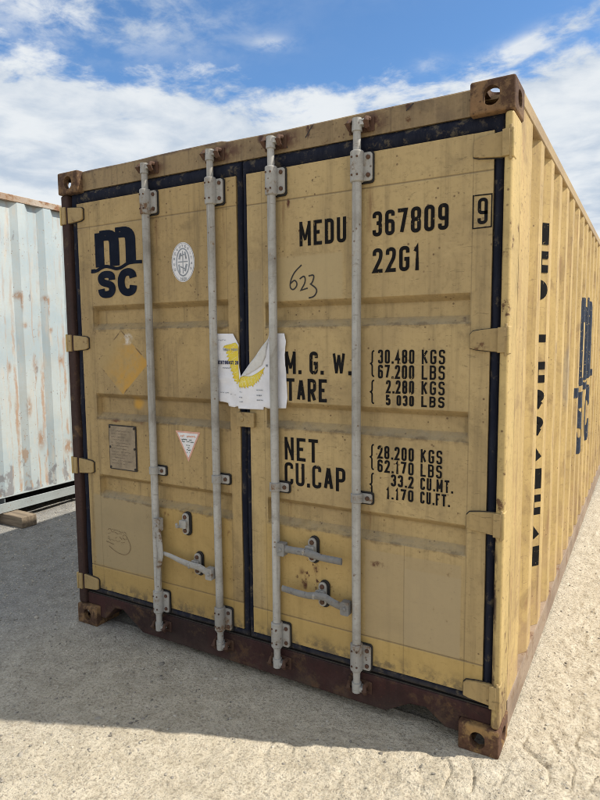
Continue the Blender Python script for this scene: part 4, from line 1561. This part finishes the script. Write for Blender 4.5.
def paper_y(x, z, lift=0.0):
    ax, az = np.array(x), np.array(z)
    y = 0.0225 + 0.010 * float(fbm(ax * 9, az * 7, 3, 63)) - 0.004 * math.sin((x - 1.06) * 15)
    y += 0.020 * abs(float(fbm(ax * 16 + az * 9, az * 13 - ax * 7, 2, 71))) - 0.004
    y -= 0.004 * math.exp(-((x - 1.225) / 0.03) ** 2)
    return min(y, 0.0275) - lift


def at_paper(lift):
    ox, oy, oz = PAPER.location
    return lambda u, v, w: (u - ox, paper_y(u, v, lift + w) - oy, v - oz)


cutx = list(np.arange(1.04, 1.48, 0.012))
cutz = list(np.arange(1.32, 1.72, 0.012))


def sheet(name, polys, mat, lift, thick=0.0006):
    k = Ink()
    for p in polys:
        k.poly(p)
    k.v = [(a, b, 0) for a, b, _ in k.v]
    o = k.build(name, mat, PAPER, at_paper(lift), [(0, cutx), (1, cutz)])
    s = o.modifiers.new("thickness", 'SOLIDIFY')
    s.thickness = thick
    o.data.shade_smooth()
    return o


sheet("torn_sheet", [
    [(1.052, 1.372), (1.135, 1.362), (1.140, 1.347), (1.172, 1.343), (1.196, 1.350), (1.200, 1.338), (1.335, 1.338), (1.338, 1.352), (1.362, 1.345), (1.462, 1.352),
     (1.466, 1.40), (1.458, 1.60), (1.466, 1.655), (1.457, 1.692), (1.372, 1.694), (1.366, 1.672), (1.213, 1.492), (1.206, 1.540), (1.204, 1.640), (1.172, 1.694), (1.052, 1.696)]],
      M_paper, 0.0)
sheet("folded_flap", [[(1.215, 1.489), (1.368, 1.672), (1.352, 1.585), (1.330, 1.545), (1.262, 1.505)]], simple("paper_reverse", (0.56, 0.55, 0.53), 0.7, var=0.08, scale=40), 0.003)
def feathered(spine, ups, downs, n):
    """wing outline: smooth along its leading edge, serrated feathers along the trailing one"""
    lead = spline(ups, 6)
    trail = spline(downs, 6)
    out = list(lead)
    for i, p in enumerate(reversed(trail)):
        k_ = random.uniform(0.004, 0.012) if i % 2 else random.uniform(-0.005, 0.001)
        out.append((p[0] + spine[0] * k_, p[1] + spine[1] * k_))
    return out


wing_a = feathered((-1, -0.4), [(1.186, 1.652), (1.203, 1.630), (1.2045, 1.560), (1.2030, 1.500), (1.2075, 1.470)], [(1.118, 1.636), (1.142, 1.596), (1.152, 1.545), (1.172, 1.495), (1.196, 1.455)], 6)
wing_b = feathered((0.4, -1), [(1.2078, 1.470), (1.214, 1.490), (1.240, 1.494), (1.275, 1.496), (1.312, 1.514), (1.346, 1.538)], [(1.208, 1.440), (1.245, 1.446), (1.285, 1.456), (1.315, 1.482), (1.338, 1.516)], 6)
sheet("yellow_wing", [wing_a], M_yprint, 0.0012, 0.0002)
sheet("yellow_wing", [wing_b], M_yprint, 0.0012, 0.0002)
k = Ink()
for i in range(7):
    t = i / 6
    k.stroke([(1.222 + 0.10 * t, 1.482 + 0.028 * t * t), (1.232 + 0.098 * t, 1.446 + 0.050 * t * t)], 0.0022)
for i in range(5):
    t = i / 4
    k.stroke([(1.196, 1.62 - 0.14 * t), (1.158 + 0.018 * t, 1.60 - 0.125 * t)], 0.0018)
k.build("feather_lines", simple("pale_yellow_print", (0.70, 0.66, 0.36), 0.6), PAPER, at_paper(0.0020), [(0, cutx)])
k = Ink()
k.text("CHENTOGAST 20", 1.062, 1.205, 1.548, 1.566, 0.0042, 0.30)
k.build("paper_print", M_bprint, PAPER, at_paper(0.0024), [(0, cutx)])
k = Ink()
k.text("THIOX PERO", 1.112, 1.200, 1.612, 1.624, 0.0026, 0.35)
scribble(k, 1.105, 1.150, 1.530, 0.006, 0.004, 0.007)
scribble(k, 1.062, 1.140, 1.412, 0.004, 0.0035, 0.009)
scribble(k, 1.150, 1.185, 1.405, 0.004, 0.0030, 0.009)
scribble(k, 1.065, 1.13, 1.665, 0.004, 0.0025, 0.010)
for z in (1.430, 1.405, 1.383):
    scribble(k, 1.302, 1.335, z, 0.004, 0.005, 0.007)
    scribble(k, 1.208, 1.225, z - 0.012, 0.004, 0.004, 0.007)
k.stroke([(1.352, 1.545), (1.362, 1.545)], 0.010)
k.build("small_print", M_grey, PAPER, at_paper(0.0024), [(0, cutx)])


# ================================================================== the white container behind on the left
WX, WY, WZ = -2.17, -1.30, 0.102
WL, WH = 12.192, 2.896
WHITE = empty("shipping_container", (WX - W, WY, WZ), "faded pale blue and white shipping container with rust streaks, raised on timber", "shipping container")


def extra_white(g, P, X, Y, Z, wx, wz, col, gr):
    # rust patches and peeling, denser low on the sheet and along the ridges
    n = g.noise(g.scale(P, (1, 1.0, 0.16)), 9, 8, 0.7)
    col = g.mix(g.math('MULTIPLY', g.smooth(n, 0.55, 0.66), 0.55), col, (0.56, 0.49, 0.41))
    n2 = g.noise(g.scale(P, (1, 1.0, 0.35)), 10, 8, 0.7)
    lowm = g.smooth(Z, 1.5, 0.35)
    col = g.mix(g.math('MULTIPLY', g.smooth(g.math('ADD', n2, g.math('MULTIPLY', lowm, 0.09)), 0.66, 0.72), 0.7), col, (0.38, 0.23, 0.13))
    n3 = g.noise(g.scale(P, (1, 1, 0.6)), 7, 7, 0.65)
    col = g.mix(g.math('MULTIPLY', g.smooth(g.math('ADD', n3, g.math('MULTIPLY', g.smooth(Z, 0.75, 0.3), 0.13)), 0.65, 0.71), 0.8), col, (0.20, 0.19, 0.20))
    # rust that starts at old weld scars and runs down
    for cy, cz, ry, rz in ((2.56, 1.99, 0.05, 0.05), (2.585, 1.93, 0.016, 0.10), (2.85, 1.97, 0.045, 0.045), (2.87, 1.90, 0.014, 0.11), (2.60, 1.72, 0.03, 0.035), (2.88, 1.68, 0.028, 0.04),
                           (2.70, 1.36, 0.05, 0.10), (2.715, 1.25, 0.018, 0.10), (3.00, 1.38, 0.055, 0.06), (2.44, 1.33, 0.03, 0.06), (2.74, 0.62, 0.06, 0.12), (3.05, 0.50, 0.09, 0.09), (2.50, 0.85, 0.03, 0.22), (2.60, 0.95, 0.035, 0.12)):
        sm = g.math('MULTIPLY', spot_mask(g, Y, wz, cy, cz, ry * 1.25, rz * 1.25, 0.1), g.smooth(g.noise(g.scale(P, (1, 1, 0.5)), 30, 6, 0.7), 0.36, 0.56))
        col = g.mix(g.math('MULTIPLY', sm, 0.8), col, (0.30, 0.155, 0.07))
    # brown runs down the ridge edges
    for cy, w in ((2.42, 0.022), (2.50, 0.020), (2.70, 0.020), (2.785, 0.026), (2.98, 0.020), (3.05, 0.02)):
        e_ = g.math('ABSOLUTE', g.math('SUBTRACT', g.math('ADD', Y, g.math('MULTIPLY', g.math('SUBTRACT', g.noise(P, 6, 5, 0.6), 0.5), 0.07)), cy))
        rm_ = g.math('MULTIPLY', g.math('MULTIPLY', g.smooth(e_, w, w * 0.3), g.smooth(g.noise(g.scale(P, (1, 1, 0.3)), 12, 6, 0.7), 0.42, 0.60)), g.smooth(Z, 2.3, 1.2, 0.35, 0.9))
        col = g.mix(rm_, col, (0.40, 0.27, 0.19))
    return col


M_white_c = paint("faded_white_paint", (0.37, 0.44, 0.475), (0.46, 0.51, 0.52), rust=(0.20, 0.09, 0.035), streak=0.30, streak_col=(0.45, 0.42, 0.36), extra=extra_white, rust_lo=0.655, rust_hi=0.69)
M_white_r = paint("faded_white_rail", (0.42, 0.36, 0.30), (0.33, 0.24, 0.18), rust=(0.15, 0.065, 0.035), streak=0.5, stretch='x', rust_lo=0.48, rust_hi=0.58)
M_white_b = paint("white_bottom_rail", (0.31, 0.345, 0.355), (0.28, 0.305, 0.31), rust=(0.20, 0.10, 0.05), streak=0.2, stretch='x', rust_lo=0.68, rust_hi=0.72)
all_castings(WHITE, W, WL, WH, M_white_r, M_white_r)
PITCH, OUT, SLO, INN = 0.278, 0.076, 0.056, 0.090
WB = corr_breaks(0.178, WL - 0.178, 0.36)
corr_wall("side_wall", M_white_c, WHITE, W - 0.006, W - 0.046, 0.150, WH - 0.062, False, WB, 10)
corr_wall("side_wall", M_white_c, WHITE, 0.006, 0.042, 0.150, WH - 0.062, True, WB, 10)
for s_ in (0, 1):
    f = (lambda x: x) if s_ == 0 else (lambda x: W - x)
    mb = MB()
    a, b = sorted((f(0.0015), f(0.062)))
    mb.box(a, b, 0.1785, WL - 0.1785, WH - 0.0615, WH - 0.002)
    mb.build("top_rail", M_white_r, WHITE, 0.004)
    mb = MB()
    a, b = sorted((f(0.0015), f(0.150)))
    mb.box(a, b, 0.1785, WL - 0.1785, 0.1395, 0.1495)
    a, b = sorted((f(0.0015), f(0.010)))
    mb.box(a, b, 0.1785, WL - 0.1785, 0.004, 0.092)
    a, b = sorted((f(0.0102), f(0.060)))
    mb.box(a, b, 0.1785, WL - 0.1785, 0.004, 0.0125)
    for yy in np.arange(0.5, WL - 0.3, 0.9):
        a, b = sorted((f(0.0104), f(0.14)))
        mb.box(a, b, yy, yy + 0.006, 0.013, 0.139)
    mb.build("bottom_rail", M_white_b, WHITE, 0.003)
    for y in (0.006, WL - 0.156):
        mb = MB()
        a, b = sorted((f(0.003), f(0.12)))
        mb.box(a, b, y, y + 0.15, 0.1185, WH - 0.1185)
        mb.build("corner_post", M_white_c, WHITE, 0.008)
mb = MB()
mb.box(0.063, W - 0.063, 0.03, WL - 0.03, WH - 0.028, WH - 0.014)
mb.build("roof", M_white_r, WHITE)
mb = MB()
mb.box(0.066, W - 0.066, 0.05, WL - 0.05, 0.12, 0.16)
mb.build("floor_frame", M_dark, WHITE)
for y in (0.014, WL - 0.04):
    mb = MB()
    vs, fs = [], []
    xs = np.linspace(0.121, W - 0.121, 33)
    for i, x in enumerate(xs):
        yy = y + (0.026 if (i // 2) % 2 else 0.0)
        vs += [(x, yy, 0.12), (x, yy, WH - 0.03)]
    for i in range(len(xs) - 1):
        fs.append((2 * i, 2 * i + 1, 2 * i + 3, 2 * i + 2))
    mb.add(vs, fs)
    mb.build("end_wall", M_white_c, WHITE, 0, 20)

# timber bearers under it: one end shows beside the yellow corner
m, g, bs = new_mat("grey_timber")
P = g.new('ShaderNodeTexCoord').outputs['Object']
n = g.noise(g.scale(P, (1.2, 14, 14)), 3, 6, 0.65)
r = g.noise(g.scale(P, (1, 40, 40)), 2, 3, 0.5)
c = g.mix(g.smooth(n, 0.3, 0.7), (0.13, 0.10, 0.072), (0.26, 0.205, 0.145))
c = g.mix(g.math('MULTIPLY', g.smooth(r, 0.55, 0.7), 0.5), c, (0.12, 0.085, 0.055))
g.l.new(c, bs.inputs['Base Color'])
bs.inputs['Roughness'].default_value = 0.9
g.l.new(g.bump(n, 0.5, 0.006), bs.inputs['Normal'])
M_wood = m
mb = MB()
mb.box(-2.62, 0.0, 0, 0.150, 0, 0.1015)
bearer = mb.build("timber_bearer", M_wood, None, 0.006, 35, 2)
bearer.location = (-1.905, 0.972, 0.0)
bearer['label'] = 'squared timber beam end holding the white container off the ground'
bearer['category'] = 'timber'
